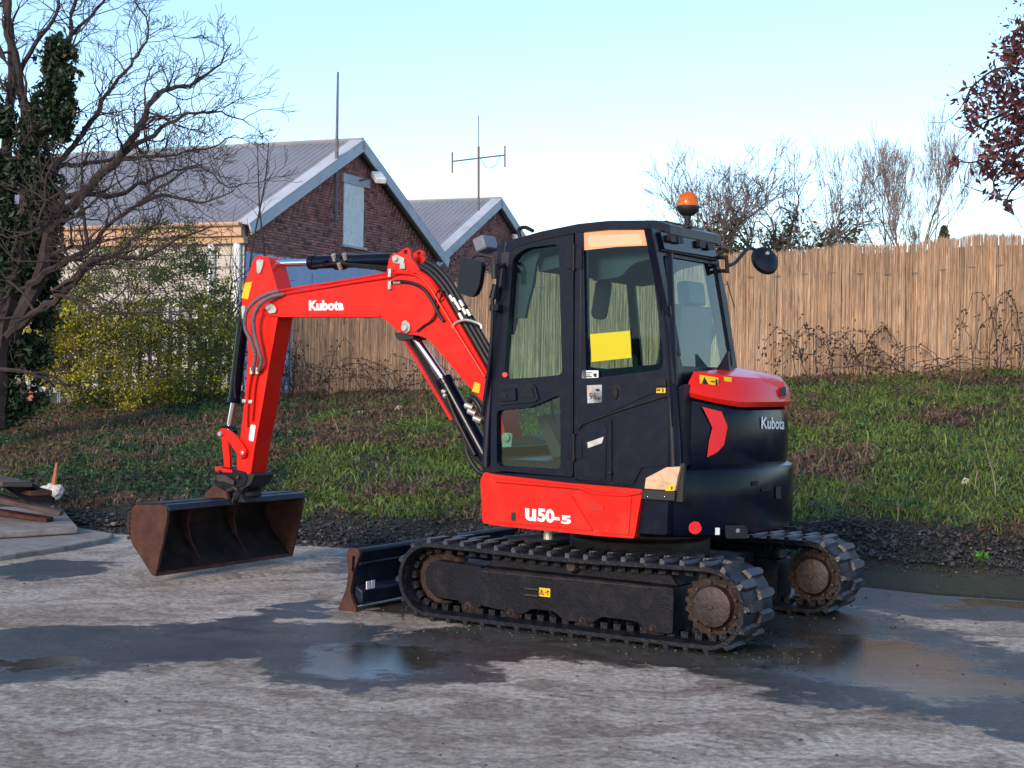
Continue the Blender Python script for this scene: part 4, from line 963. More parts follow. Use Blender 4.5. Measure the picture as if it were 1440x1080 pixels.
# track frame (symmetrical about its own middle so that the copy fits the far side)
fr = lambda y: y
top = [B(p, .90) for p in ((680, 800), (948, 832), (948, 905))]
outline = [(.60, .345), (-.665, .335), (-.665, .075), (-.52, .075), (-.44, .125), (-.22, .13), (-.15, .085), (.03, .085), (.10, .13), (.25, .13), (.31, .09), (.60, .115)]
mb = MB(); mb.prism(rounded(outline, .02, 2), -.125, .125)
frame_ = mb.build('side_frame', frm, track, bevel=.008)
mb = MB(); mb.prism([(.60, .345), (-.665, .335), (-.62, .40), (-.3, .415), (.3, .415), (.56, .40)], -.07, .07); mb.build('frame_top', frm, track, bevel=.01)
mb = MB(); mb.prism(rounded([(.60, .35), (.60, .10), (.93, .13), (1.01, .20), (1.01, .31), (.95, .36)], .03, 3), -.12, .118); mb.build('idler_bracket', frm, track, bevel=.008)
mb = MB(); mb.box(-.57, .60, .1255, .128, .322, .326); mb.build('weld_seam', stl, track)
mb = MB(); q0 = my(738, 826, .92); q1 = my(757, 838, .92); mb.box(q1[0], q0[0], .124, .145, q0[1]-.012, q0[1]).box(q1[0], q0[0], .124, .145, q1[1]-.008, q1[1]+.004); mb.build('tie_bracket', stl, track, bevel=.004)
# wheels
mb = MB(); mb.lathe([(.05, -.06), (.165, -.055), (.175, -.03), (.175, .03), (.165, .055), (.15, .06), (.12, .045), (.05, .05)], 36, (FC, 0, ZC), 'y'); mb.build('idler', mudr, track, bevel=.003)
nT = 21; pr = []
for k in range(nT*4):
    a = 2*PI*k/(nT*4); r_ = (.170, .186, .186, .170)[k % 4]; pr.append((RC+r_*math.cos(a), ZC+r_*math.sin(a)))
mb = MB(); hole = [(RC+.118*math.cos(a), ZC+.118*math.sin(a)) for a in [2*PI*k/32 for k in range(32)]]
mb.prism(pr, .035, .065, [hole]); mb.prism(pr, -.065, -.035, [hole]); mb.build('sprocket', mudr, track)
mb = MB(); mb.lathe([(.15, -.02), (.16, .02), (.155, .05), (.118, .085), (.112, .125), (.104, .128), (.0, .130)][:-1], 36, (RC, 0, ZC), 'y'); mb.build('final_drive', stl, track, bevel=.002)
mb = MB(); mb.lathe([(.16, -.10), (.165, -.06), (.15, -.055), (.0, -.05)][:-1], 36, (RC, 0, ZC), 'y'); mb.build('motor_cover', stl, track)
mb = MB()
for k in range(9):
    a = 2*PI*k/9; mb.lathe([(.009, .085), (.009, .096)], 6, (RC+.134*math.cos(a), 0, ZC+.134*math.sin(a)), 'y')
mb.lathe([(.012, .128), (.012, .138)], 6, (RC, 0, ZC), 'y'); mb.build('bolts', stl, track)['kind'] = 'stuff'
roll_me = None
for x in (.70, .395, -.09, -.54):
    if roll_me is None:
        mb = MB(); mb.lathe([(.012, -.142), (.014, -.128), (.03, -.12), (.045, -.1), (.064, -.09), (.064, -.03), (.045, -.02), (.045, .02), (.064, .03), (.064, .09), (.045, .1), (.03, .12), (.014, .128), (.012, .142)], 20, (0, 0, 0), 'y'); o = mb.build('track_roller', mudr, track, bevel=.002); roll_me = o.data
    else: o = bpy.data.objects.new('track_roller', roll_me); COL.objects.link(o); o.parent = track
    o.location = (x, 0, .098)
mb = MB(); mb.lathe([(.03, -.1), (.042, -.09), (.042, .09), (.028, .125)], 20, (-.01, 0, .400), 'y'); mb.build('carrier_roller', stl, track)
mb = MB(); rs2 = random.Random(3)
for _ in range(160):
    x = rs2.uniform(-.5, .5); s = rs2.uniform(.004, .012); y = rs2.uniform(-.05, .1); mb.box(x, x+s, y, y+s, .41, .41+s*.8)
mb.build('dirt_crumbs', rust, track)['kind'] = 'stuff'
# far track: a copy of the near one and of every child
t2 = track.copy(); COL.objects.link(t2); t2.location = (0, -ym, 0)
for ch in list(track.children):
    c = ch.copy(); COL.objects.link(c); c.parent = t2
for ch in t2.children:
    if ch.name.startswith('side_frame') or ch.name.startswith('idler_bracket'): pass
# near-side only warning label on the frame
def label_plate(x, z, y, w, h, mat, parent, name='warning_label', fn=None, mark='tri'):
    root = None
    mb = MB(); q = [(x+w/2, z-h/2), (x-w/2, z-h/2), (x-w/2, z+h/2), (x+w/2, z+h/2)]
    f = fn or (lambda a, b_, d: (a, y+d, b_))
    mb.add([f(a, b_, .002) for a, b_ in q], [(0, 1, 2, 3)]); root = mb.build(name, mat, parent, smooth=False)
    mb = MB()
    if mark == 'tri':
        cx_ = x+w*.26; r_ = h*.36; T = [(cx_+r_, z-r_*.8), (cx_-r_, z-r_*.8), (cx_, z+r_)]; t_ = [(cx_+r_*.6, z-r_*.55), (cx_-r_*.6, z-r_*.55), (cx_, z+r_*.55)]
        v = [f(a, b_, .0035) for a, b_ in T+t_]; mb.add(v, [(0, 1, 4, 3), (1, 2, 5, 4), (2, 0, 3, 5)]); mb.add([f(a, b_, .0035) for a, b_ in ((cx_+r_*.12, z-r_*.4), (cx_-r_*.12, z-r_*.4), (cx_-r_*.12, z+r_*.3), (cx_+r_*.12, z+r_*.3))], [(0, 1, 2, 3)])
        for k, (a0_, a1_, b0, b1) in enumerate(((-.05, -.18, -.06, .06), (-.26, -.34, -.3, .3), (-.20, -.40, .1, .2))):
            mb.add([f(a, b_, .0035) for a, b_ in ((x+w*a0_, z+h*b0), (x+w*a1_, z+h*b0), (x+w*a1_, z+h*b1), (x+w*a0_, z+h*b1))], [(0, 1, 2, 3)])
    if mark == 'bars':
        for a0_, a1_, b0, b1 in ((.3, .02, -.12, .08), (.22, .1, .08, .2), (-.22, -.36, -.3, .3)):
            mb.add([f(a, b_, .0035) for a, b_ in ((x+w*a0_, z+h*b0), (x+w*a1_, z+h*b0), (x+w*a1_, z+h*b1), (x+w*a0_, z+h*b1))], [(0, 1, 2, 3)])
    if mb.v:
        o = mb.build('pictogram', ink, root, smooth=False)
    return root
lx, lz = my(766, 833, .906); label_plate(lx, lz, ym+.1255, .075, .05, yel, ex)
# ---- centre of the undercarriage
mb = MB(); mb.box(-.55, .55, -.56, .56, .20, .40); mb.box(-.35, .35, -.60, .60, .16, .36); mb.build('centre_frame', frm, ex, bevel=.03)
mb = MB(); mb.lathe([(.42, .38), (.44, .42), (.44, .50), (.40, .52), (.40, .60)], 40); mb.build('slew_ring', stl, ex, bevel=.004)
# ---- blade
bx, _ = 1.56, 0
for s_ in (-1, 1):
    MB().prism([(.35, .22), (.35, .36), (.95, .34), (1.56, .24), (1.56, .12), (.95, .20)], s_*.32-.045, s_*.32+.045).build('blade_arm', frm, ex, bevel=.01)
prof = [(1.545, .375), (1.575, .385), (1.60, .345), (1.612, .26), (1.612, .18), (1.64, .10), (1.675, .015), (1.655, .010), (1.612, .09), (1.585, .18), (1.582, .26), (1.565, .33)]
prof = [(x-.065, z) for x, z in prof]
bl = MB().prism(prof, -.955, .955).build('blade', blu, ex, bevel=.004)
MB().tube([(1.495, -.95, .375), (1.495, .95, .375)], .022, 10).build('top_rail', blu, bl)
MB().tube([(1.48, -.95, .30), (1.48, .95, .30)], .010, 8).build('back_rib', blu, bl)
MB().prism([(1.545, .17), (1.47, .13), (1.47, .05), (1.555, .02)], -.93, .93).build('back_box', blu, bl, bevel=.01)
for s_ in (-1, 1):
    e = rounded([(1.455, .37), (1.475, .40), (1.545, .40), (1.565, .36), (1.545, .25), (1.56, .14), (1.625, .0), (1.47, .0), (1.53, .12), (1.505, .25)], .02, 3)
    MB().prism(e, s_*.955, s_*.98, [rounded([(1.49, .35), (1.515, .35), (1.52, .25), (1.50, .25)], .01, 2)]).build('end_plate', rust, bl, bevel=.003)
for k in range(2):
    MB().box(1.462, 1.468, .86-k*.05, .895-k*.05, .135, .185).build('white_label', white, bl, smooth=False)
MB().tube([(.45, 0, .45), (1.0, 0, .38)], .05, 12).tube([(1.0, 0, .38), (1.5, 0, .30)], .022, 10).build('blade_cylinder', frm, ex)

# ---- deck and red skirt
MB().prism(rounded([(.57, .62), (.57, .92), (-.62, .92), (-.62, .62)], .02, 2), -.90, .900).build('deck', blk, ex, bevel=.01)
MB().lathe([(.38, .52), (.38, .62)], 32).build('deck_ring', frm, ex)
def Sp(l): return [S(p) for p in l]
def plate(name, pts, mat, parent=ex, d0=0., d1=.01, holes=(), bevel=.003, r=0, rh=0, px=True):
    """plate lying on the slightly leaning left side of the machine; d0/d1: how far inside and outside it reaches"""
    o = Sp(pts) if px else pts; o = rounded(o, r, 4) if r else o
    hs = [rounded(Sp(h) if px else h, rh, 5) if rh else (Sp(h) if px else h) for h in holes]
    return MB().prism(o, d0, d1, hs, fn=lambda x, d, z: (x, ys(z)+d, z)).build(name, mat, parent, bevel=bevel)
skirt = plate('side_skirt', [(677, 675), (682, 664), (697, 667), (800, 679), (905, 688), (899, 722), (893, 757), (838, 753), (700, 739), (680, 735)], red, d0=-.06, d1=.012, r=.012, bevel=.008)
plate('skirt_panel', [(690, 687), (795, 692), (806, 697), (836, 746), (700, 734), (691, 728)], red, skirt, .010, .022, r=.012, bevel=.006)
plate('skirt_panel', [(812, 692), (890, 698), (886, 752), (846, 749)], red, skirt, .010, .020, r=.012, bevel=.006)
plate('skirt_top_rib', [(700, 673), (820, 684), (838, 691), (880, 694), (903, 691), (904, 694), (880, 698), (834, 695), (818, 688), (700, 678)], red, skirt, .010, .028, bevel=.004)
plate('skirt_recess', [(822, 705), (851, 710), (851, 718), (836, 719)], redd, skirt, .018, .024, r=.006, bevel=.002)
plate('drain_plug', [(722, 720), (728, 720), (728, 732), (722, 732)], ink, skirt, .018, .026, r=.01)
MB().prism(rounded([(.575, .62), (.605, .66), (.605, .88), (.575, .915), (.55, .9), (.55, .62)], .01, 2), .3, .90).build('front_skirt', red, skirt, bevel=.008)
def side_text(txt, p0, p1, h_px, mat, parent, d, bold=.02, y=None, shear=0, name='lettering'):
    """lettering from picture point p0 (lower left) to p1 (lower right), h_px high"""
    V, Fc = text_geo(txt, 1, bold, shear)
    f = (lambda p: S(p)) if y is None else (lambda p: my(p[0], p[1], y))
    a = Vector(f(p0)); b_ = Vector(f(p1)); c = Vector(f((p0[0], p0[1]-h_px))); u = b_-a; w = c-a
    mb = MB(); vs = []
    for (q, r_) in V:
        P_ = a+u*q+w*r_; vs.append((P_.x, (ys(P_.y) if y is None else y)+d, P_.y))
    mb.add(vs, Fc); return mb.build(name, mat, parent, smooth=False)
side_text('u', (741.5, 731), (757, 733), 17, white, skirt, .0245, .04)
plate('letter_notch', [(743, 713), (750, 713), (750, 718), (743, 718)], red, skirt, .0, .001, bevel=0)
side_text('50-', (759, 733), (790, 736), 19, white, skirt, .0245, .045)
side_text('5', (792, 736), (806, 737), 12, white, skirt, .0245, .045)
# ---- tail: lofted over rounded plan outlines
def plan(inset=0, x_front=-.42, a=.75, b=.925, x0=-.20, ex_=2.5, ns=48):
    pts = []; c0 = min(.999, max(0, (x0-x_front)/(a-inset)))**(ex_/2); t0 = math.asin(c0) if x_front < x0 else 0
    for i in range(ns+1):
        t = PI/2+t0+(PI-2*t0)*i/ns; c, s = math.cos(t), math.sin(t)
        pts.append((x0-(abs(c)**(2/ex_))*(a-inset), math.copysign(abs(s)**(2/ex_), s)*(b-inset)*(1 if s > 0 else .66)))
    return pts
def loft(name, levels, mat, parent=ex, bevel=0, cap=True):
    mb = MB(); n = len(levels[0][1]); vs = [(x, y, z if not callable(z) else z(x, y)) for z, pl in levels for x, y in pl]
    fs = [(k*n+i, k*n+i+1, (k+1)*n+i+1, (k+1)*n+i) for k in range(len(levels)-1) for i in range(n-1)]
    fs += [(k*n+n-1, k*n, (k+1)*n, (k+1)*n+n-1) for k in range(len(levels)-1)]
    if cap: fs += [tuple(range(n-1, -1, -1)), tuple((len(levels)-1)*n+i for i in range(n))]
    mb.add(vs, fs); return mb.build(name, mat, parent, bevel=bevel)
cw = loft('counterweight', [(.60, plan(.05, -.43)), (.615, plan(.02, -.43)), (.66, plan(.003, -.43)), (.965, plan(.0, -.43)), (.985, plan(.008, -.43)), (1.0, plan(.035, -.43)), (1.004, plan(.06, -.43))], gblk)
# cut-down step where the bright plate sits: dark recess plate plus the plate itself
mid_ = loft('engine_cover', [(1.00, plan(.048, -.66)), (1.02, plan(.040, -.66)), (1.10, plan(.036, -.66)), (1.28, plan(.042, -.66)), (lambda x, y: 1.318+max(0, (x+.86))*.30, plan(.05, -.66)), (lambda x, y: 1.337+max(0, (x+.86))*.30, plan(.07, -.66))], gblk)
hood = loft('engine_hood', [(lambda x, y: 1.338+max(0, (x+.86))*.30, plan(.035, -.665)), (lambda x, y: 1.368+max(0, (x+.86))*.28, plan(.022, -.665)), (lambda x, y: 1.425+max(0, (x+1.1))*.13, plan(.040, -.665)), (lambda x, y: 1.465+max(0, (x+1.12))*.16, plan(.085, -.665)), (lambda x, y: 1.495+(x+1.1)*.10+.01*(1-abs(y)), plan(.17, -.665)), (lambda x, y: 1.515+(x+1.1)*.07+.02*(1-abs(y)), plan(.30, -.665))], redh)
def on_plan(s, z, off, inset=0.):
    """point on the tail's outline: s metres round from the left front edge"""
    pl = plan(inset, -.42); k = 0
    while k < len(pl)-2:
        d = math.hypot(pl[k+1][0]-pl[k][0], pl[k+1][1]-pl[k][1])
        if s <= d or k == len(pl)-3: break
        s -= d; k += 1
    (x1, y1), (x2, y2) = pl[k], pl[k+1]; d = math.hypot(x2-x1, y2-y1); t = s/d; tx, ty = (x2-x1)/d, (y2-y1)/d
    return Vector((x1+(x2-x1)*t-ty*-1*0, y1+(y2-y1)*t, z))+Vector((ty, -tx, 0))*-off*(-1 if False else 1)*(-1)
def plan_s(px, py, inset=0.):
    """outline length and height for a picture point on the tail"""
    best = None; r_ = ray(px, py)
    for i in range(0, 520):
        s = i*.005; q = on_plan(s, 0, 0, inset)
        Pw = O+FW*q.x+LF*q.y; d = Pw-C0; t = d.y/r_.y; P_ = C0+r_*t; e = abs(P_.x-Pw.x)
        if best is not None and e > best[0] and best[0] < .02: break
        if best is None or e < best[0]: best = (e, s, P_.z)
    return best[1], best[2]
def on_tail(name, pxpts, mat, parent, off=.006, inset=.02, sub=6, thick=.0):
    P = [plan_s(px, py, inset) for px, py in pxpts]; 
    tris = tessellate_polygon([[Vector((p[0], p[1], 0)) for p in P]])
    bm = bmesh.new(); vv_ = [bm.verts.new((p[0], p[1], 0)) for p in P]
    for t in tris:
        try: bm.faces.new([vv_[i] for i in t])
        except ValueError: pass
    bmesh.ops.subdivide_edges(bm, edges=bm.edges, cuts=sub, use_grid_fill=True); bmesh.ops.triangulate(bm, faces=bm.faces)
    vs = [on_plan(v.co.x, v.co.y, off, inset) for v in bm.verts]; bm.verts.index_update(); fs = [tuple(v.index for v in f.verts) for f in bm.faces]; bm.free()
    return MB().add(vs, fs).build(name, mat, parent, smooth=False)
on_tail('red_chevron', [(987, 572), (1014, 579), (1022, 600), (1017, 626), (1008, 636), (993, 643), (996, 620), (1001, 601)], redl, mid_, .008, .038)
def tail_text(txt, p0, p1, h_px, parent, inset, off=.01, bold=.0, mat=white):
    V, Fc = text_geo(txt, 1, bold); a = plan_s(*p0, inset); b_ = plan_s(*p1, inset); c = plan_s(p0[0], p0[1]-h_px, inset)
    vs = [on_plan(a[0]+(b_[0]-a[0])*q, a[1]+(b_[1]-a[1])*q+(c[1]-a[1])*r_, off, inset) for q, r_ in V]
    return MB().add(vs, Fc).build('lettering', mat, parent, smooth=False)
tail_text('Kubota', (1070, 603), (1102, 604), 17, mid_, .039, .0045, .02)
on_tail('red_reflector', [(977+9*math.cos(a), 742+9*math.sin(a)) for a in [2*PI*k/20 for k in range(20)]], redl, cw, .006, .0, 1)
on_tail('white_label', [(1005, 742), (1011, 742), (1011, 752), (1005, 752)], white, cw, .006, .0, 1)
on_tail('tie_down_recess', [(1018, 739), (1045, 738), (1051, 745), (1050, 757), (1020, 757)], ink, cw, .004, .0, 2)
on_tail('recess_bolt', [(1036+3*math.cos(a), 746+3*math.sin(a)) for a in [2*PI*k/10 for k in range(10)]], zinc, cw, .009, .0, 1)
on_tail('handle_recess', [(1070, 687), (1083, 686), (1083, 690), (1070, 691)], frm, cw, .004, .0, 1)
on_tail('handle_recess', [(1056, 677), (1065, 676), (1064, 683), (1057, 684)], frm, cw, .004, .0, 1)
on_tail('hood_latch', [(1090, 684), (1097, 684), (1097, 701), (1090, 701)], ink, cw, .006, .0, 1)
def on_hood(name, pxpts, mat, parent, off=.005, inset=.05): return on_tail(name, pxpts, mat, parent, off, inset, 2)
on_hood('warning_label', [(982, 527), (1008, 531), (1008, 543), (983, 540)], yel, hood, .014, .052)
on_hood('pictogram', [(985, 539), (989, 530), (994, 540.5)], ink, hood, .017, .052)
on_hood('pictogram', [(1004, 533), (1006.5, 533), (1006.5, 542), (1004, 541)], ink, hood, .017, .052)
on_hood('pictogram', [(998, 535.5), (1003, 536), (1003, 537.5), (998, 537)], ink, hood, .017, .052)
on_hood('warning_label', [(1015, 529.5), (1026, 531), (1026, 537), (1016, 536)], yel, hood, .02, .075)
# raised facet with its dark mouth at the back of the hood
c = on_plan(*plan_s(1087, 548, .06), 0, .06)
nrm = Vector((c.x+.45, c.y, 0)).normalized(); tx_ = Vector((-nrm.y, nrm.x, 0))
R = Matrix(((tx_.x, nrm.x, 0, c.x), (tx_.y, nrm.y, 0, c.y), (0, 0, 1, c.z), (0, 0, 0, 1)))
mb = MB(); vs = [(-.13, .035, -.075), (.10, .035, -.05), (.13, .01, .05), (-.16, -.01, .06), (-.15, -.22, .05), (.15, -.2, .055), (-.13, -.05, -.075), (.10, -.05, -.05)]
mb.add([R @ Vector(v) for v in vs], [(0, 1, 2, 3), (3, 2, 5, 4), (0, 3, 6), (1, 7, 2), (3, 4, 6), (2, 7, 5), (0, 6, 7, 1)])
mb.build('hood_facet', red, hood, bevel=.006)
mb = MB(); mb.add([R @ Vector(v) for v in ((.02, .041, -.045), (.095, .041, -.035), (.11, .028, .022), (.03, .034, .012))], [(0, 1, 2, 3)]); mb.build('vent_mouth', ink, hood, smooth=False)
# black wedge bracket standing at the hood's front
x_, z_ = B((1022, 524), .5)
MB().prism([(-.72, 1.50), (-.60, 1.50), (-.70, 1.66), (-.705, 1.66)], .27, .30).build('stay_bracket', blk, ex, bevel=.003)

# ---- left side below the cab
plate('lower_side', [(814, 590), (945, 540), (951, 655), (906, 658), (893, 684), (814, 677)], blk, ex, -.05, .0, bevel=.004)
cover = plate('side_cover', [(864, 589), (942, 563), (941, 655), (904, 657), (891, 681), (864, 678)], blk, ex, .0, .010, r=.01, bevel=.004)
bx_ = plate('storage_door', [(814, 607), (822, 600), (861, 588), (861, 677), (814, 675)], blk, ex, .0, .010, r=.012, bevel=.004)
plate('door_panel', [(821, 613), (825, 606), (852, 597), (855, 602), (853, 673), (821, 671)], blk, bx_, .010, .016, r=.01, bevel=.003)
plate('latch_plate', [(828, 622), (851, 614), (849, 623), (829, 630)], zinc, bx_, .016, .020, bevel=.001)
MB().lathe([(.012, 0), (.012, .012), (.006, .014)], 12, (*[my(858, 665, .92)[0]], ys(.98)+.01, my(858, 665, .92)[1]), 'y').build('lock', frm, bx_)
plate('trim_line', [(814, 597), (862, 579), (944, 553), (944, 555.5), (862, 581.5), (820, 597), (814, 605)], frm, ex, .0, .012, bevel=.001)
plate('handle_recess', [(855, 546), (861, 541), (869, 540), (874, 546), (874, 560), (869, 564), (864, 562), (864, 551), (857, 553)], ink, ex, .0, .006, r=.01, bevel=.001)
plate('key_handle', [(863, 546), (869, 544), (870, 558), (866, 561)], frm, ex, .006, .016, r=.008, bevel=.003)
nb = plate('noise_label', [(826, 542), (847, 541), (847, 566), (827, 567)], white, ex, .0, .006, bevel=0)
side_text('96', (829.5, 562), (840, 562), 9.5, ink, nb, .008, .01); side_text('dB', (841, 562), (845.5, 562), 4, ink, nb, .008)
plate('pictogram', [(838, 547), (844, 547), (844, 550), (839, 550)], frm, nb, .006, .008, bevel=0)
plate('pictogram', [(829, 546), (834, 546), (834, 551), (830, 551)], peach, nb, .006, .008, bevel=0)
l1 = plate('small_label', [(819, 521), (842, 521), (842, 531), (819, 532)], white, ex, .0, .006, bevel=0)
for q in ((821, 834, 523.5), (821, 831, 526.5), (822, 833, 529)): plate('print_line', [(q[0], q[2]), (q[1], q[2]), (q[1], q[2]+1.4), (q[0], q[2]+1.4)], ink, l1, .006, .008, bevel=0)
plate('print_mark', [(835, 525), (840, 525), (840, 530), (836, 530)], ink, l1, .006, .008, bevel=0)
for (a_, b_, w_, h_) in ((930, 549, 13, 7),):
    l2 = plate('warning_label', [(a_-w_/2, b_-h_/2), (a_+w_/2, b_-h_/2), (a_+w_/2, b_+h_/2), (a_-w_/2, b_+h_/2)], yel, ex, .0, .006, bevel=0)
    plate('pictogram', [(a_+2, b_-2.5), (a_+4, b_-2.5), (a_+4, b_+2.5), (a_+2, b_+2.5)], ink, l2, .006, .008, bevel=0); plate('pictogram', [(a_-5, b_-1), (a_-1, b_-1), (a_-1, b_+1), (a_-5, b_+1)], ink, l2, .006, .008, bevel=0)
plate('cab_latch', [(924, 534), (938, 534), (939, 543), (925, 543)], frm, ex, .0, .018, r=.006, bevel=.004)
# black pillar between cab and hood
MB().prism([(-.60, 1.0), (-.60, 1.44), (-.675, 1.47), (-.68, 1.0)], .45, .845).build('rear_pillar', blk, ex, bevel=.012)
# bright plate and the slot under it
bp2 = plate('bright_plate', [(909, 672), (938, 657), (957, 656), (950, 690), (907, 687)], silv, ex, -.02, .008, bevel=.002)
l3 = plate('warning_label', [(938, 682), (950, 682), (949, 690), (937, 690)], yel, bp2, .008, .011, bevel=0); plate('pictogram', [(945, 684), (947, 684), (947, 688.5), (945, 688.5)], ink, l3, .011, .013, bevel=0)
plate('step_slot', [(906, 688), (950, 691), (949, 704), (897, 701)], ink, ex, -.0, .006, bevel=.002)
for q in (909, 933): plate('slot_bolt', [(q, 697), (q+3, 697), (q+3, 700), (q, 700)], chrome, ex, .006, .012, bevel=.001)

plate('plate_backing', [(892, 668), (906, 655), (960, 652), (957, 706), (893, 703)], ink, ex, -.05, -.022, bevel=0)
plate('step_trim', [(892, 686), (904, 659), (915, 655), (942, 654), (938, 657), (910, 671), (906, 689), (895, 690)], blk, ex, -.03, .004, bevel=0)
# ---- cab
cab = empty('cab', (0, 0, 0)); cab.parent = ex
plate('door_frame', [(700, 347), (705, 341), (760, 327), (807, 320), (806, 671), (692, 661), (690, 640), (692, 560)], blk, cab, -.045, .004,
      holes=[[(722, 362), (740, 349), (786, 343), (791, 527), (750, 531), (709, 533)], [(699, 577), (745, 573), (788, 555), (789, 660), (699, 655)]], r=.02, rh=.035, bevel=.005)
plate('door_glass', [(718, 356), (790, 340), (793, 529), (706, 536)], gls, cab, -.027, -.027, bevel=0)
plate('door_glass', [(697, 574), (791, 552), (791, 663), (697, 658)], gls, cab, -.027, -.027, bevel=0)
plate('door_mid_panel', [(702, 539), (716, 541), (750, 541), (758, 553), (756, 565), (703, 570)], gblk, cab, .002, .014, r=.012, bevel=.004)
dh = plate('door_handle', [(704, 547), (728, 545), (729, 563), (705, 565)], blk, cab, .012, .028, r=.008, bevel=.004)
plate('lock_cylinder', [(709, 552), (716, 552), (716, 560), (709, 560)], frm, dh, .028, .032, r=.01, bevel=.001)
plate('door_latch', [(731, 543), (749, 543), (754, 558), (732, 560)], frm, cab, .012, .020, r=.01, bevel=.004)
plate('door_trim', [(700, 545), (702, 541), (750, 540), (755, 545), (760, 562), (757, 562), (752, 547), (748, 543), (703, 544)], frm, cab, .014, .017, bevel=0)
plate('red_emblem', [(711+3.6*math.cos(a), 527+3.6*math.sin(a)) for a in [2*PI*k/12 for k in range(12)]], redl, cab, .004, .010, bevel=0)
for (y0, y1) in ((347, 378), (613, 645)):
    h_ = plate('hinge', [(797, y0), (820, y0), (820, y1), (797, y1)], blk, cab, .002, .016, r=.006, bevel=.004)
    a_ = Sp([(809, y0-3), (809, y1+3)]); MB().tube([(a_[0][0], ys(a_[0][1])+.02, a_[0][1]), (a_[1][0], ys(a_[1][1])+.02, a_[1][1])], .010, 10).build('hinge_pin', frm, h_)
plate('centre_pillar', [(809, 318), (819, 316), (816, 676), (807, 674)], blk, cab, -.06, .008, bevel=.006)
plate('quarter_panel', [(818, 315), (860, 312), (915, 311), (921, 316), (940, 450), (948, 540), (816, 598)], blk, cab, -.05, .006,
      holes=[[(821, 323), (911, 322), (934, 505), (930, 520), (825, 533)]], r=.004, rh=.02, bevel=.005)
plate('quarter_glass', [(819, 321), (914, 320), (938, 524), (820, 537)], gls, cab, -.009, -.009, bevel=0)
inner = plate('window_band', [(820, 322), (913, 321), (936, 523), (821, 537)], gblk, cab, -.022, -.014, holes=[[(826, 352), (909, 346), (925, 440), (926, 512), (827, 521)]], rh=.025, bevel=0)
plate('peach_reflection', [(820, 322), (912, 321), (915.5, 345), (868, 347), (820, 352)], peach, cab, -.006, -.001, bevel=0)  # warm reflection in the window, painted as a flat peach panel
plate('peach_reflection_inset', [(826, 331), (902, 329), (904, 344), (827, 348)], pbr('pale_peach', (.86, .46, .27), .6, var=.04), cab, -.001, .001, r=.02, bevel=0)  # paler patch within the same painted reflection
ys_ = plate('yellow_sheet', [(830, 470), (886, 465), (888, 503), (832, 509)], yel2, cab, -.004, .001, bevel=0)
ys_['label'] = 'plain yellow sheet taped in the rear side window'
plate('frame_highlight', [(911, 316), (915, 317), (940, 470), (949, 600), (946, 600), (937, 470)], gblk, cab, .004, .016, bevel=.004)
# roof
def roofz(x): return float(np.interp(x, [-.62, -.5, -.2, 0, .25, .42, .50], [2.345, 2.385, 2.395, 2.385, 2.35, 2.315, 2.27]))
xsr = [.50, .42, .25, .1, 0, -.2, -.35, -.5, -.585]
mb = MB(); top_ = [(x, roofz(x)) for x in xsr]; lo_ = [(x, roofz(x)-.05) for x in xsr[::-1]]
mb.prism(top_+lo_, .15, ys(2.35)+.012); rf = mb.build('roof', blk, cab, bevel=.012)
mb = MB(); mb.prism([(x, roofz(x)+.012) for x in xsr[1:-1]]+[(x, roofz(x)-.01) for x in xsr[1:-1][::-1]], .22, .72); mb.build('roof_pad', blk, rf, bevel=.01)
MB().tube(smoothpath([(.43, .80, 2.32), (.44, .80, 2.37), (.40, .80, 2.385), (.34, .80, 2.36)]), .012, 8).build('roof_loop', frm, rf)
# rear wall: frame with window
def xr(z): return -.545-.085*(2.33-z)
def rear(name, pts, mat, parent=cab, d0=0, d1=.01, holes=(), bevel=.004, r=0, rh=0):
    conv = lambda l: [mxp(px, py, -.59) for px, py in l]
    o = rounded(conv(pts), r, 4) if r else conv(pts); hs = [rounded(conv(h), rh, 5) for h in holes]
    return MB().prism(o, d0, d1, hs, fn=lambda y, d, z: (xr(z)-d, y, z)).build(name, mat, parent, bevel=bevel)
rear('rear_frame', [(924, 319), (1013, 344), (1024, 420), (1031, 525), (1018, 560), (946, 560), (944, 480)], blk, d0=-.04, d1=.01, holes=[[(937, 360), (1012, 373), (1024, 512), (1020, 517), (953, 515)]], rh=.02)
rear('rear_glass', [(934, 352), (1015, 369), (1027, 518), (950, 521)], glsr, d0=-.003, d1=-.003, bevel=0)
rl = rear('light_bar', [(932, 326), (1006, 340), (1009, 362), (936, 350)], gblk, d0=.008, d1=.030, r=.01)
for (a_, b_) in ((944, 335), (954, 337), (985, 343), (997, 346)):
    rear('lamp_pod', [(a_-4, b_-5), (a_+4, b_-4), (a_+4, b_+6), (a_-4, b_+5)], frm, rl, .028, .055, r=.008)
rear('gutter_bar', [(934, 350), (1010, 364), (1010, 367), (934, 353)], frm, cab, .01, .03)
rear('wiper_arm', [(940, 430), (944, 430), (950, 500), (946, 500)], ink, cab, .012, .02)
# corner post joining side and rear
pts = []
for z in (2.34, 2.1, 1.8, 1.5, 1.2, 1.0): pts.append((xr(z)+.015, ys(z)-.035, z))
MB().tube(pts, .042, 14).build('corner_post', blk, cab)
mb = MB(); mb.tube([(xr(z)+.02, -.02+.21*max(0, z-1.45)/.85, z) for z in (2.33, 1.8, 1.45)], .03, 10).build('corner_post', blk, cab)
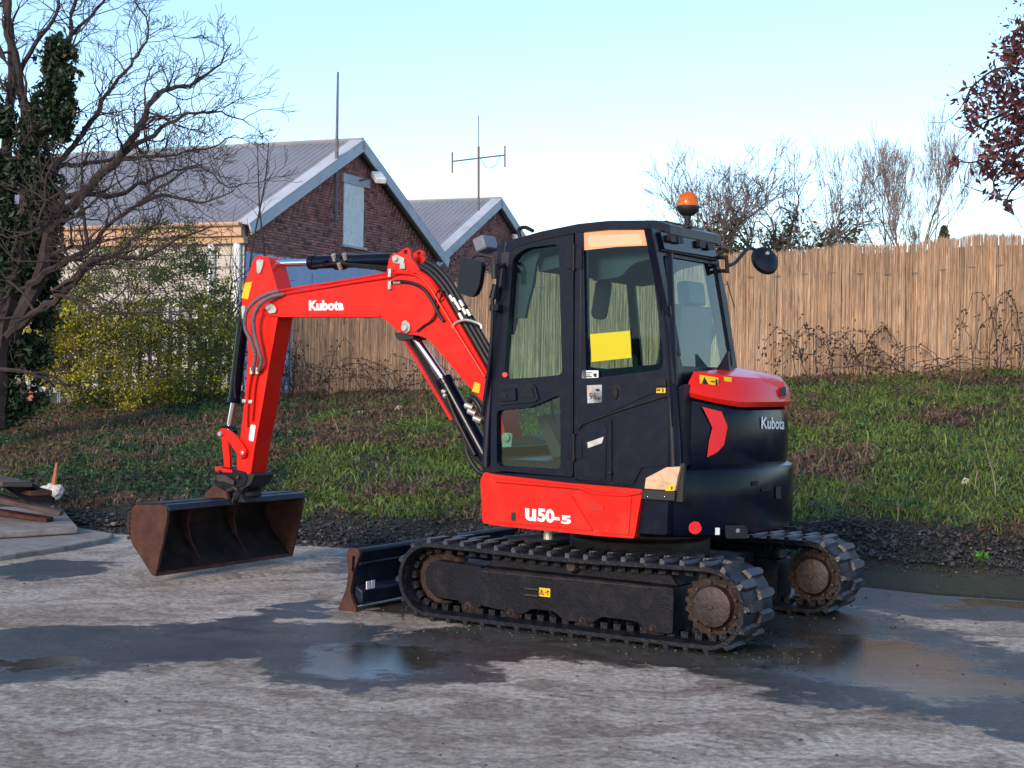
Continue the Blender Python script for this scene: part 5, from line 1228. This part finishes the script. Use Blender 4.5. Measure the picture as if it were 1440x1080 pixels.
# right wall, front wall, floor
def zf(x): return x
def rwf(x, d, z): return (x, -.03+.21*max(0, (z-1.45))/.85+d, z)
MB().prism([(.56, 1.0), (.56, 1.45), (.50, 2.27), (-.545, 2.33), (-.60, 1.45), (-.66, 1.0)], -.015, .015, [rounded([(.47, 1.22), (.43, 2.14), (.05, 2.20), (.05, 1.22)], .05, 4), rounded([(-.0, 1.42), (-.0, 2.20), (-.47, 2.22), (-.55, 1.50)], .05, 4)], fn=rwf).build('right_wall', blk, cab, bevel=.004)
MB().prism([(.48, 1.2), (.44, 2.16), (-.50, 2.22), (-.58, 1.4)], -.0, -.0, fn=rwf).build('right_glass', gls, cab)
def xfz(z): return .60-.09*((z-.95)/1.35)**2
def fmap(y, d, z): return (xfz(z)+d, y, z)
yl = .845
MB().prism([(-.16, 1.0), (yl, 1.0), (yl-.01, 1.6), (yl-.02, 2.27), (-.16, 2.27), (-.16, 1.6)], -.03, .0, [rounded([(-.09, 1.06), (yl-.06, 1.06), (yl-.07, 1.6), (yl-.08, 2.18), (-.09, 2.18), (-.09, 1.6)], .04, 4)], fn=fmap).build('front_frame', blk, cab, bevel=.005)
MB().prism([(-.1, 1.05), (yl-.05, 1.05), (yl-.06, 1.6), (yl-.07, 2.2), (-.1, 2.2), (-.1, 1.6)], -.01, -.01, fn=fmap).build('windscreen', gls, cab)
pts = [(xfz(z)-.01, ys(z)-.02, z) for z in (.95, 1.2, 1.5, 1.8, 2.1, 2.30)]
MB().tube(pts, .026, 10).build('front_post', blk, cab)
MB().box(-.62, .56, -.16, .86, .93, 1.0).build('cab_floor', blk, cab)
# inside the cab
MB().prism([(-.62, 1.0), (-.62, 1.48), (-.50, 1.50), (-.45, 1.2), (-.1, 1.15), (-.1, 1.0)], -.12, .80).build('seat_base', blk, cab, bevel=.02)
st = MB().prism(rounded([(-.1, 1.30), (-.12, 1.40), (-.36, 1.42), (-.47, 1.92), (-.55, 1.93), (-.54, 1.45), (-.5, 1.28)], .03, 3), .18, .62).build('seat', seatm, cab, bevel=.03)
MB().prism(rounded([(-.475, 1.93), (-.46, 2.06), (-.53, 2.07), (-.55, 1.93)], .02, 3), .27, .50).build('headrest', seatm, st, bevel=.02)
for yy in (.70, .04):
    MB().prism(rounded([(-.4, 1.30), (-.4, 1.52), (.05, 1.56), (.10, 1.50), (.06, 1.30)], .03, 3), yy-.06, yy+.06).build('armrest_console', seatm, cab, bevel=.015)
    MB().tube([(.02, yy, 1.55), (.05, yy, 1.70)], [.016, .022], 8).lathe([(.02, 1.70), (.03, 1.74), (.02, 1.79)], 10, (.055, yy, 0)).build('joystick', ink, cab)
MB().prism(rounded([(-.40, 1.55), (-.30, 1.75), (-.40, 1.95), (-.52, 1.8)], .03, 3), .02, .14).build('belt_reel_box', seatm, cab, bevel=.01)
MB().prism([(.30, 1.0), (.42, 1.25), (.36, 1.27), (.2, 1.0)], .30, .60).build('pedal_box', seatm, cab, bevel=.01)
for yy in (.38, .52): MB().tube([(.28, yy, 1.0), (.38, yy-.0, 1.42)], .009, 6).build('travel_lever', ink, cab)
# dark interior shapes seen through the door glass: sun visor, grab handle, monitor
plate('front_trim', [(712, 357), (750, 350), (742, 372), (738, 400), (731, 425), (727, 447), (715, 446), (709, 470), (700, 470)], seatm, cab, -.12, -.09, r=.008, bevel=.004)
a_ = [my(px, py, .72) for px, py in ((738, 402), (741, 418), (738, 436), (731, 445))]
MB().tube(smoothpath([(x, .72, z) for x, z in a_]), .012, 8).build('grab_handle', ink, cab)
MB().prism(rounded([(.36, 2.20), (.05, 2.26), (.05, 2.18), (.36, 2.12)], .02, 3), -.1, .70).build('sun_visor', seatm, cab, bevel=.01)
MB().prism(rounded([(.0, 2.30), (-.5, 2.33), (-.5, 2.20), (-.28, 2.16), (-.2, 2.08), (0, 2.06)], .04, 3), .1, .70).build('roof_lining', seatm, cab, bevel=.02)
# oval mirror seen through the rear side window
cxm, czm = my(846, 421, .30); R = Matrix.Translation((cxm, .30, czm)) @ Matrix.Rotation(-.16, 4, 'Y')
mb = MB(); ov = rounded([(-.052, -.125), (.052, -.125), (.052, .125), (-.052, .125)], .055, 6); mb.prism([(p[0], p[1]) for p in ov], -.012, .012); mb.v = [tuple(R @ Vector(v)) for v in mb.v]
om = mb.build('inside_mirror', mirr, cab, bevel=.006); 
b0 = [my(px, py, .30) for px, py in ((838, 420), (841, 412), (842, 392), (826, 388))]; MB().tube([(x, .30, z) for x, z in b0], .008, 6).build('mirror_arm', ink, om)
# green-faced pedal disc and red cover glimpsed through the lower door glass
x_, z_ = my(714, 620, .5); MB().prism(rounded([(x_-.028, z_-.09), (x_+.028, z_-.09), (x_+.04, z_+.05), (x_-.04, z_+.05)], .03, 4), .49, .51).lathe([(.026, .51), (.026, .525), (.016, .53)], 16, (x_, 0, z_+.02), 'y').build('foot_pedal', pbr('pale_green_plastic', (.30, .38, .30), .5), cab, bevel=.003)
MB().prism(rounded([(.66, .95), (.66, 1.36), (.52, 1.44), (.34, 1.42), (.30, .95)], .06, 4), -.90, -.30).build('right_cover', red, ex, bevel=.03)
MB().prism(rounded([(.58, .92), (.30, 1.25), (-.5, 1.34), (-.55, .92)], .06, 4), -.90, -.2).build('right_cover', blk, ex, bevel=.03)
# ---- mirrors, work lamp, beacon
def mir_left():
    m_ = empty('side_mirror', (0, 0, 0)); m_.parent = ex; yy = 1.0
    P = lambda px, py: Vector((my(px, py, yy)[0], yy, my(px, py, yy)[1]))
    hd = [(650, 366), (655, 362), (676, 366), (681, 373), (677, 402), (671, 415), (664, 418), (647, 412), (646, 408)]
    pr_ = rounded([my(px, py, yy) for px, py in hd], .015, 3)
    MB().prism(pr_, yy-.02, yy+.025).build('mirror_head', mirr, m_, bevel=.012)
    MB().tube(smoothpath([P(664, 363), P(672, 359), P(690, 362), P(695, 368)]+[P(696, 378)], 5), .0085, 8).build('arm', ink, m_)
    MB().tube([P(695, 372), P(695, 392)], .018, 10).tube([P(697, 378), Vector((.50, .86, 2.16))], .012, 8).build('mount', ink, m_)
mir_left()
hr = [my(px, py, .92) for px, py in ((697, 402), (693, 420), (692, 470), (686, 530), (678, 585))]
MB().tube(smoothpath([(x, .92, z) for x, z in hr], 5), .012, 10).tube([(hr[0][0], .92, hr[0][1]+.01), (hr[1][0], .92, hr[1][1])], [.018, .024], 10).build('grab_rail', blk, cab)
MB().box(.50, .56, .84, .93, 1.88, 1.92).build('rail_bracket', frm, cab, bevel=.004)
# cab-front work lamp, grey box at the roof's front corner
wl = my(690, 343, .72); R = Matrix.Translation((wl[0]+.03, .72, wl[1])) @ Matrix.Rotation(.35, 4, 'Y')
mb = MB(); mb.box(-.035, .05, -.075, .075, -.045, .045, R); wlo = mb.build('work_lamp', pbr('lamp_grey', (.16, .17, .20), .4), cab, bevel=.012)
MB().tube([(wl[0]-.06, .72, wl[1]-.02), (.47, .78, 2.25)], .018, 8).build('lamp_arm', ink, wlo)
MB().box(.47, .53, .78, .86, 2.14, 2.24).build('lamp_bracket', ink, wlo, bevel=.008)
# right rear round mirror
yb = -.12; c = Vector((xr(2.2)-.03, yb, 2.22))
def RP(px, py, y): x, z = my(px, py, y); return Vector((x, y, z))
rm = empty('round_mirror', (0, 0, 0)); rm.parent = ex
def RX(px, py, x=-.62): y, z = mxp(px, py, x); return Vector((x, y, z))
MB().tube(smoothpath([RX(1022, 374), RX(1033, 370), RX(1043, 359), RX(1053, 349), RX(1062, 351)], 5), .011, 8).build('arm', ink, rm)
MB().tube([RX(1021, 359), RX(1023, 384)], .013, 8).tube([RX(1021, 362), RX(1008, 362, -.56)], .012, 8).tube([RX(1022, 381), RX(1010, 381, -.56)], .012, 8).build('mount', ink, rm)
cen = RX(1075, 367, -.63); view = (C0-(O+FW*cen.x+LF*cen.y+Vector((0, 0, cen.z)))).normalized(); vl = Vector((view.dot(FW), view.dot(LF), view.z))
axis = (vl+Vector((-.15, -.55, .35))).normalized()
q = axis.to_track_quat('Z', 'Y').to_matrix().to_4x4(); Rm = Matrix.Translation(cen) @ q
mb = MB(); mb.lathe([(.02, .045), (.055, .04), (.088, .022), (.096, 0), (.090, -.01)], 32); mb.v = [tuple(Rm @ Vector(v)) for v in mb.v]; mb.build('mirror_head', mirr, rm)
mb = MB(); mb.lathe([(.012, .04), (.012, .055), (.006, .058)], 10); mb.v = [tuple(Rm @ (Vector(v)+Vector((0, .03, 0)))) for v in mb.v]; mb.build('fixing_bolt', zinc, rm)
# beacon
bc = empty('beacon', (0, 0, 0)); bc.parent = ex; yq = .52; bxz = my(967, 300, yq)
def bz(py): return my(967, py, yq)[1]
cb = (bxz[0], yq, 0)
MB().lathe([(.062, bz(292)), (.064, bz(290)), (.062, bz(283)), (.052, bz(276)), (.033, bz(271.5)), (.008, bz(269.5))], 28, cb).build('lens', amber, bc)
MB().lathe([(.018, bz(312)), (.022, bz(304)), (.045, bz(301)), (.062, bz(296)), (.066, bz(293)), (.066, bz(290)), (.062, bz(289.5))], 28, cb).build('base', ink, bc)
MB().lathe([(.016, bz(326)), (.016, bz(322)), (.030, bz(320)), (.030, bz(318)), (.014, bz(316)), (.018, bz(311)), (.018, bz(306))], 16, cb).build('stem', ink, bc)
MB().tube([(cb[0], yq, bz(334)), (cb[0], yq, bz(318))], .013, 8).tube([(cb[0]+.0, yq, bz(333)), (cb[0]+.06, yq, bz(333)+.0)], .012, 8).box(cb[0]-.03, cb[0]+.04, yq-.03, yq+.03, bz(338), bz(333)).build('bracket', frm, bc)
MB().tube(smoothpath([(cb[0], yq-.01, bz(330)), (cb[0]+.0, yq-.06, bz(326)), (cb[0], yq-.08, bz(345))]), .005, 6).build('cable', ink, bc)
MB().tube([RX(1022, 395, -.56), RX(1033, 433, -.6)], .0035, 5).build('aerial_wire', ink, cab)

# ---- boom, in the machine's middle plane
BY = .105
def Bp(l, y=BY): return [my(px, py, y) for px, py in l]
boom_pts = Bp([(363, 434), (366, 424), (374, 416), (387, 411), (433, 405), (546, 385), (570, 380), (588, 379), (606, 391), (626, 420), (683, 519), (700, 560), (716, 640), (690, 640), (686, 574), (640, 521), (604, 478), (590, 472), (572, 470), (558, 465), (545, 452), (534, 445), (450, 445), (390, 445), (372, 443)])
boom = MB().prism(rounded(boom_pts, .035, 4), -BY, BY).build('boom', red, ex, bevel=.006)
# raised flange lines and the curved doubler plate
plate_b = lambda name, pts, mat, y0, y1, par, r=.02, bev=.004: MB().prism(rounded(Bp(pts, BY), r, 4), y0, y1).build(name, mat, par, bevel=bev)
plate_b('boom_side_plate', [(392, 441), (395, 425), (440, 419), (530, 405), (565, 398), (592, 402), (608, 418), (613, 436), (609, 447), (598, 458), (584, 467), (572, 468), (559, 463), (546, 449), (533, 442)], red, BY-.004, BY+.006, boom, .03)
plate_b('top_flange', [(376, 416), (434, 406), (546, 386), (570, 381), (588, 380), (605, 392), (625, 421), (621, 424), (601, 396), (586, 384), (571, 385), (546, 390), (434, 410), (378, 419)], red, BY-.004, BY+.014, boom, 0, .003)
plate_b('lower_flange', [(392, 442), (534, 442), (536, 446), (392, 446)], red, BY-.004, BY+.012, boom, 0, .002)
side_text('Kubota', (435.5, 437), (484.5, 436.5), 14.5, white, boom, .009, .05, y=BY)
wl_ = Bp([(668, 537), (676, 540), (674, 553), (664, 550)]); MB().prism(wl_, BY+.001, BY+.004).build('warning_label', yel, boom)
def pin(px, py, y, r, l, name='pin', par=None, mat=zinc):
    x, z = my(px, py, y); return MB().lathe([(r, y), (r, y+l*.8), (r*.8, y+l)], 16, (x, 0, z), 'y').build(name, mat, par or ex)
def lugplate(pts, y, th, mat, par, name, r=.02): return MB().prism(rounded(Bp(pts, y), r, 4), y-th/2, y+th/2).build(name, mat, par, bevel=.003)
# arm pivot at the boom's tip
lugplate([(374, 432), (378, 426), (385, 428), (389, 434), (388, 440), (379, 441)], BY+.012, .01, zinc, boom, 'pin_keeper', .015); pin(378, 432, BY+.01, .022, .02, 'pivot_pin', boom)
# top ears for the arm cylinder
for yy in (.08, -.08):
    e = MB().prism(rounded(Bp([(545, 385), (548, 366), (553, 357), (562, 356), (566, 352), (574, 348), (579, 353), (580, 363), (586, 371), (593, 381), (588, 385)], .08), .012, 3), yy-.014, yy+.014, [[(a+.016*math.cos(t), b_+.016*math.sin(t)) for t in [2*PI*k/12 for k in range(12)]] for a, b_ in [my(572, 355, .08)]]).build('top_ear', redd, boom, bevel=.003)
MB().prism(rounded(Bp([(581, 372), (585, 362), (590, 356), (596, 362), (597, 372), (592, 380)], -.02), .012, 3), -.06, -.03).build('top_ear', redd, boom, bevel=.003)
lugplate([(552, 361), (557, 358), (569, 363), (568, 370), (560, 371), (553, 369)], .10, .012, zinc, boom, 'pin_keeper', .01); pin(557, 364, .10, .022, .02, 'cylinder_pin', boom)
MB().box(*[my(567, 374, .1)[0]-.02, my(567, 374, .1)[0]+.02], .1, .112, my(567, 378, .1)[1], my(567, 370, .1)[1]).build('white_tab', zinc, boom)
# arm cylinder along the top
def cyl(name, p0, p1, p2, rb, rr, y=0, par=ex, mat=gblk, n=18):
    """barrel p0-p1, rod p1-p2, picture points on the plane y"""
    A, B_, C_ = [Vector((my(*p, y)[0], y, my(*p, y)[1])) for p in (p0, p1, p2)]
    root = MB().tube([A, A+(B_-A)*.94, A+(B_-A)*.941, B_], [rb, rb, rb*1.12, rb*1.12], n).build(name, mat, par)
    MB().tube([B_, C_], rr, 14).build('rod', chrome, root); 
    MB().tube([C_+Vector((0, -rb*.9, 0)), C_+Vector((0, rb*.9, 0))], rr*1.9, 14).build('rod_eye', mat, root)
    MB().tube([A+Vector((0, -rb*.9, 0)), A+Vector((0, rb*.9, 0))], rb*.9, 14).build('base_eye', mat, root)
    return root
ac = cyl('arm_cylinder', (557, 365), (437, 369), (378, 371), .048, .026, .0)
q = [Vector((my(px, py, .055)[0], .055, my(px, py, .055)[1])) for px, py in ((548, 380), (520, 376), (492, 373), (478, 366), (468, 362))]
MB().tube(smoothpath(q), .012, 8).build('hose', hose, ac)
q = [Vector((my(px, py, .06)[0], .06, my(px, py, .06)[1])) for px, py in ((546, 376), (510, 373), (480, 371), (462, 372), (440, 375))]
MB().tube(smoothpath(q), .010, 8).build('hose', hose, ac)
for px, py in ((478, 374), (485, 361), (470, 362), (457, 370)):
    x, z = my(px, py, .06); MB().tube([(x, .05, z-.02), (x, .075, z+.02)], .016, 8).build('fitting', zinc if px != 457 else frm, ac)
x, z = my(480, 368, 0); MB().tube([(x-.03, 0, z), (x+.05, 0, z)], .058, 16).build('clamp_ring', frm, ac)
# arm (dipper)
AY = .085
arm_near = [(358, 361), (363, 359), (376, 361), (380, 366), (388, 395), (396, 420), (397, 445), (388, 500), (378, 570), (366, 640), (360, 678), (352, 688), (342, 680), (334, 660), (333, 640), (338, 620), (343, 571), (348, 500), (345, 465), (341, 440), (340, 415), (348, 388)]
ap = rounded(Bp(arm_near, 0), .02, 3)
# narrower side silhouette so that the rear face shows as a face of its own
near = [(358, 361), (363, 359), (375, 361), (378, 364), (389, 403), (393, 425), (391, 445), (381, 500), (369, 571), (358, 630), (352, 672), (346, 682), (340, 676), (333, 660), (333, 640), (338, 615), (343, 571), (349, 500), (347, 460), (341, 440), (340, 415), (348, 388)]
arm = MB().prism(rounded(Bp(near, AY), .02, 3), -AY, AY).build('arm', red, ex, bevel=.006)
lugplate([(361, 367), (366, 364), (371, 366), (370, 374), (366, 385), (362, 384)], AY+.008, .012, zinc, arm, 'pin_keeper', .01)
yb_ = Bp([(345, 398), (355, 396), (349, 421), (340, 419)], AY); MB().prism(yb_, AY+.001, AY+.004).build('warning_label', yel, arm)
wb_ = Bp([(353, 597), (360, 598), (357, 621), (350, 619)], AY); MB().prism(rounded(wb_, .01, 2), AY+.001, AY+.004).build('white_label', white, arm)
lugplate([(340, 430), (345, 430), (345, 446), (341, 449)], AY+.006, .012, zinc, arm, 'grease_plate', .008)
# two hoses looping over the arm pivot and down the arm
def armhose(pts, y, r, mat=hoseg, par=arm, name='hose'):
    q = [Vector((my(px, py, yy)[0], yy, my(px, py, yy)[1])) for px, py, yy in [(p[0], p[1], y+(p[2] if len(p) > 2 else 0)) for p in pts]]
    return MB().tube(smoothpath(q, 6), r, 9).build(name, mat, par)
armhose([(392, 409, 0), (375, 414, .03), (358, 424, .05), (346, 440, .06), (345, 462, .05), (353, 480, .04), (359, 500, .02), (355, 521, .01)], .115, .015)
armhose([(400, 413, 0), (380, 418, .04), (366, 428, .06), (357, 445, .06), (358, 470, .05), (364, 492, .04), (368, 508, .02), (363, 522, .01)], .115, .015)
for px, py in ((354, 522), (362, 522)):
    x, z = my(px, py, .11); MB().tube([(x, .11, z+.025), (x-.0, .11, z-.02)], .016, 8).build('fitting', zinc, arm)
armhose([(354, 524), (350, 545), (348, 570), (347, 600)], .10, .010, redd, name='pipe'); armhose([(362, 524), (358, 545), (356, 570), (354, 592)], .10, .010, redd, name='pipe')
for px, py in ((345, 564), (354, 565)):
    x, z = my(px, py, .105); MB().box(x-.018, x+.018, .09, .125, z-.014, z+.014).build('pipe_clamp', zinc, arm, bevel=.004)
# hard pipes along the boom top and hoses over the knee
armhose([(392, 409), (430, 403), (490, 394), (545, 384.5)], .115, .009, red, boom, 'pipe')
armhose([(400, 413), (440, 407), (500, 397), (548, 390)], .115, .008, red, boom, 'pipe')
armhose([(552, 397), (565, 396), (582, 399), (596, 407), (607, 422), (616, 440), (624, 452)], .120, .012, hose, boom)
armhose([(551, 384), (575, 385), (590, 390), (604, 404), (620, 430), (640, 463), (660, 495), (682, 530)], .118, .009, red, boom, 'pipe')
armhose([(610, 432), (614, 412), (622, 408), (616, 430), (610, 448), (596, 458), (586, 466)], .120, .006, hose, boom)
for k, (dx_, dy_) in enumerate(((0, 0), (5, -3), (9, -8))):
    armhose([(590+dx_, 375+dy_), (606+dx_, 385+dy_), (625+dx_, 407+dy_), (645+dx_, 441+dy_), (664+dx_, 473+dy_), (684+dx_, 508+dy_), (697+dx_, 530+dy_)], .07-.03*k, .020, hose, boom)
for px, py in ((641, 424), (646, 432), (650, 427), (654, 438), (636, 420), (649, 445), (660, 440)):
    x, z = my(px, py, .08); MB().tube([(x+.015, .085, z+.02), (x-.012, .085, z-.02)], .014, 8).build('fitting', zinc, boom)
armhose([(636, 460), (643, 453), (655, 450), (668, 453), (676, 457), (677, 462)], .115, .009, zinc, boom, 'clamp_bar')
for px, py in ((549, 384), (549, 401)):
    x, z = my(px, py, .12); MB().box(x-.012, x+.012, .105, .135, z-.03, z+.03).build('pipe_clamp', zinc, boom, bevel=.003)
x, z = my(559, 397, .12); MB().tube([(x+.03, .12, z), (x-.03, .12, z)], .013, 8).build('fitting', zinc, boom)
# boom cylinder under the knee
cyl('boom_cylinder', (697, 668), (624, 533), (578, 466), .055, .028, .0)
x, z = my(630, 553, .05)
for px, py in ((624, 550), (626, 556)):
    x, z = my(px, py, .06); MB().tube([(x+.01, .06, z), (x-.02, .06, z-.01)], .016, 8).build('fitting', zinc, ex)
armhose([(628, 556, 0), (640, 585), (655, 615), (668, 640)], .065, .014, hose, ex)
lugplate([(566, 452), (571, 450), (577, 456), (577, 465), (571, 469), (566, 462)], BY+.012, .014, zinc, boom, 'pin_keeper', .015); pin(570, 461, BY+.012, .026, .02, 'cylinder_pin', boom)
MB().prism(rounded(Bp([(564, 468), (590, 470), (592, 477), (570, 480)], .0), .02, 3), -.085, .085).build('cylinder_boss', ink, boom, bevel=.004)
# red rod guard running in front of the boom cylinder
MB().prism(Bp([(570, 479), (574, 478), (640, 590), (636, 592)], -.09), -.12, -.06).build('rod_guard', redd, ex, bevel=.003)
MB().prism(Bp([(575, 478), (583, 478), (650, 598), (641, 592)], -.06), -.07, -.05).build('rod_guard', frm, ex, bevel=.003)
# swing bracket and hoses between cab and boom foot
MB().prism(rounded([(.56, .60), (.56, 1.05), (.75, 1.12), (1.0, 1.05), (1.12, .95), (1.08, .84), (.85, .62)], .05, 4), -.12, .12).build('swing_bracket', frm, ex, bevel=.01)
for k, pts in enumerate(([(640, 590), (652, 612), (658, 640), (672, 662), (686, 668)], [(655, 575), (664, 560), (676, 575), (684, 610), (690, 650)], [(652, 600), (660, 630), (676, 650), (690, 655)])):
    armhose(pts, -.02+.03*k, .018, hose, ex)
for px, py in ((660, 572), (664, 580), (672, 590)):
    x, z = my(px, py, .1); MB().tube([(x+.03, .1, z+.01), (x-.03, .1, z-.01)], .020, 10).build('fitting', zinc, ex)

# ---- bucket cylinder, links, hitch, bucket
bc_ = cyl('bucket_cylinder', (342, 452), (329, 566), (322, 606), .044, .024, .0)
armhose([(340, 458), (334, 500), (330, 540), (331, 560)], .05, .008, hose, bc_)
for yy in (AY+.015, -AY-.015):
    lugplate([(309, 608), (312, 602), (320, 603), (330, 610), (342, 624), (348, 634), (346, 643), (338, 645), (332, 634), (322, 620), (311, 616)], yy, .022, redd if yy < 0 else red, ex, 'bell_link', .012)
    lugplate([(312, 612), (321, 614), (324, 640), (325, 662), (317, 663), (315, 640)], yy-.03*(1 if yy > 0 else -1), .02, red, ex, 'bucket_link', .008)
MB().prism(rounded(Bp([(316, 655), (340, 660), (340, 664), (316, 662)], 0), .006, 2), -AY-.02, AY+.02).build('link_cross_bar', red, ex, bevel=.004)
pin(312, 610, AY+.02, .020, .03, 'link_pin'); pin(341, 637, AY+.025, .028, .012, 'link_boss', None, red); pin(341, 637, AY+.035, .014, .006, 'link_pin')
# quick hitch
qh = MB().prism(rounded(Bp([(305, 662), (313, 656), (330, 660), (346, 664), (349, 672), (345, 683), (330, 687), (315, 685), (303, 678)], .09), .02, 3), -.10, .10).build('quick_hitch', frm, ex, bevel=.012)
for px, py in ((310, 663), (336, 671), (304, 673), (318, 672), (326, 677)):
    pin(px, py, .10, .014, .02, 'hitch_pin', qh, stl)
lugplate([(305, 668), (318, 668), (330, 676), (330, 682), (318, 678), (306, 676)], .115, .02, stl, qh, 'hitch_link', .008)
armhose([(300, 684), (310, 690), (322, 690), (328, 686), (333, 690), (329, 700), (326, 708)], .13, .010, stl, qh, 'locking_hook')
MB().prism(rounded(Bp([(300, 690), (318, 684), (338, 684), (352, 675), (364, 663), (369, 667), (364, 680), (352, 687), (349, 695), (357, 706), (296, 706)], 0), .02, 3), -.13, .09).build('hitch_body', ink, ex, bevel=.015)
MB().prism(rounded(Bp([(283, 706), (292, 690), (302, 682), (318, 692), (322, 706)], .16), .015, 3), .13, .16).build('tilt_plate', rust, ex, bevel=.004)
MB().lathe([(.10, .555), (.12, .57), (.12, .60), (.08, .62)], 24, (my(345, 690, -.05)[0], -.05, 0)).build('tilt_head', ink, ex)
# bucket, opening towards the machine
bo = [(3.30, .545), (3.285, .525), (3.32, .30), (3.40, .06), (3.42, .07)]
out_ = [(3.285, .520), (3.30, .548), (3.36, .552), (3.60, .535), (3.665, .46), (3.675, .36), (3.62, .25), (3.43, .055), (3.395, .05), (3.335, .26)]
inn = [(3.30, .520), (3.31, .534), (3.36, .537), (3.59, .520), (3.648, .455), (3.657, .365), (3.605, .26), (3.425, .072)]
shell = [(3.285, .52), (3.30, .548), (3.36, .552), (3.60, .535), (3.665, .46), (3.675, .36), (3.62, .25), (3.43, .055), (3.395, .05), (3.41, .07), (3.605, .262), (3.657, .365), (3.648, .455), (3.59, .520), (3.36, .537), (3.31, .534), (3.30, .52)]
YB0, YB1 = -.70, .79
bkt_o = MB().prism(shell, YB0, YB1).build('bucket', bkt, ex, bevel=.003)
for yy in (YB0, YB1-.02):
    MB().prism(rounded([(3.285, .50), (3.30, .548), (3.36, .552), (3.60, .535), (3.668, .46), (3.678, .36), (3.62, .25), (3.43, .055), (3.392, .05), (3.335, .26), (3.30, .40)], .012, 2), yy, yy+.024).build('side_plate', rust, bkt_o, bevel=.003)
MB().prism([(3.27, .51), (3.29, .55), (3.345, .556), (3.345, .535), (3.30, .53)], YB0, YB1).build('top_lip', blu, bkt_o, bevel=.004)
MB().prism([(3.345, .555), (3.60, .54), (3.60, .546), (3.345, .561)], YB0, YB1).build('top_plate', blu, bkt_o, bevel=.002)
MB().prism([(3.39, .042), (3.43, .048), (3.46, .085), (3.40, .066)], YB0, YB1).build('cutting_edge', rust, bkt_o, bevel=.002)
for yy in (.28, -.22):
    MB().prism([(3.33, .53), (3.60, .52), (3.65, .44), (3.65, .36), (3.60, .27), (3.43, .08), (3.55, .25), (3.58, .36), (3.56, .44), (3.50, .48)], yy-.008, yy+.008).build('inner_rib', rust, bkt_o, bevel=.002)
mb = MB()
for k in range(6):
    mb.lathe([(.013, YB1+.004), (.013, YB1+.012)], 8, (3.655-.0*k, 0, .47-.035*k), 'y')
mb.build('bolt_heads', ink, bkt_o)['kind'] = 'stuff'
x, z = my(375, 720, 0); y_, z2 = mxp(375, 720, 3.31)
# small bits under the red skirt
x, z = my(771, 750, .80); MB().tube([(x, .8, z+.03), (x, .8, z-.035)], .028, 10).build('grease_fitting', zinc, ex)

P_ = []; Z_ = []; K_ = []
for _ in range(500):
    x = rs.uniform(-1.5, 1.4); y = rs.choice([.78, -.78])+rs.normal(0, .28); w = O+FW*x+LF*y; s_ = rs.uniform(.003, .011)*(1 if rs.rand() < .9 else 1.8); P_.append((w.x, w.y, s_*.25)); Z_.append(s_); g = rs.uniform(.02, .07); K_.append((g*1.25, g, g*.85))
tag(stones('mud_crumbs', P_, Z_, K_), kind='stuff')

# groups of look-alikes
GR = {'brick_building': 'gabled brick buildings beyond the fence', 'bramble': 'brambles along the reed fence', 'timber_plank': 'old planks heaped at the left of the yard', 'concrete_slab': 'concrete slabs at the left of the yard', 'paper_scrap': 'pale scraps of litter on the bank', 'sapling': 'saplings by the gable corner'}
for o in list(bpy.data.objects):
    if o.parent is None and 'label' in o:
        k = o.name.split('.')[0]
        if k in GR: o['group'] = GR[k]
        if k == 'bare_tree' and 'grey roof' not in o['label'] and 'left edge' not in o['label']: o['group'] = 'bare trees beyond the reed fence'
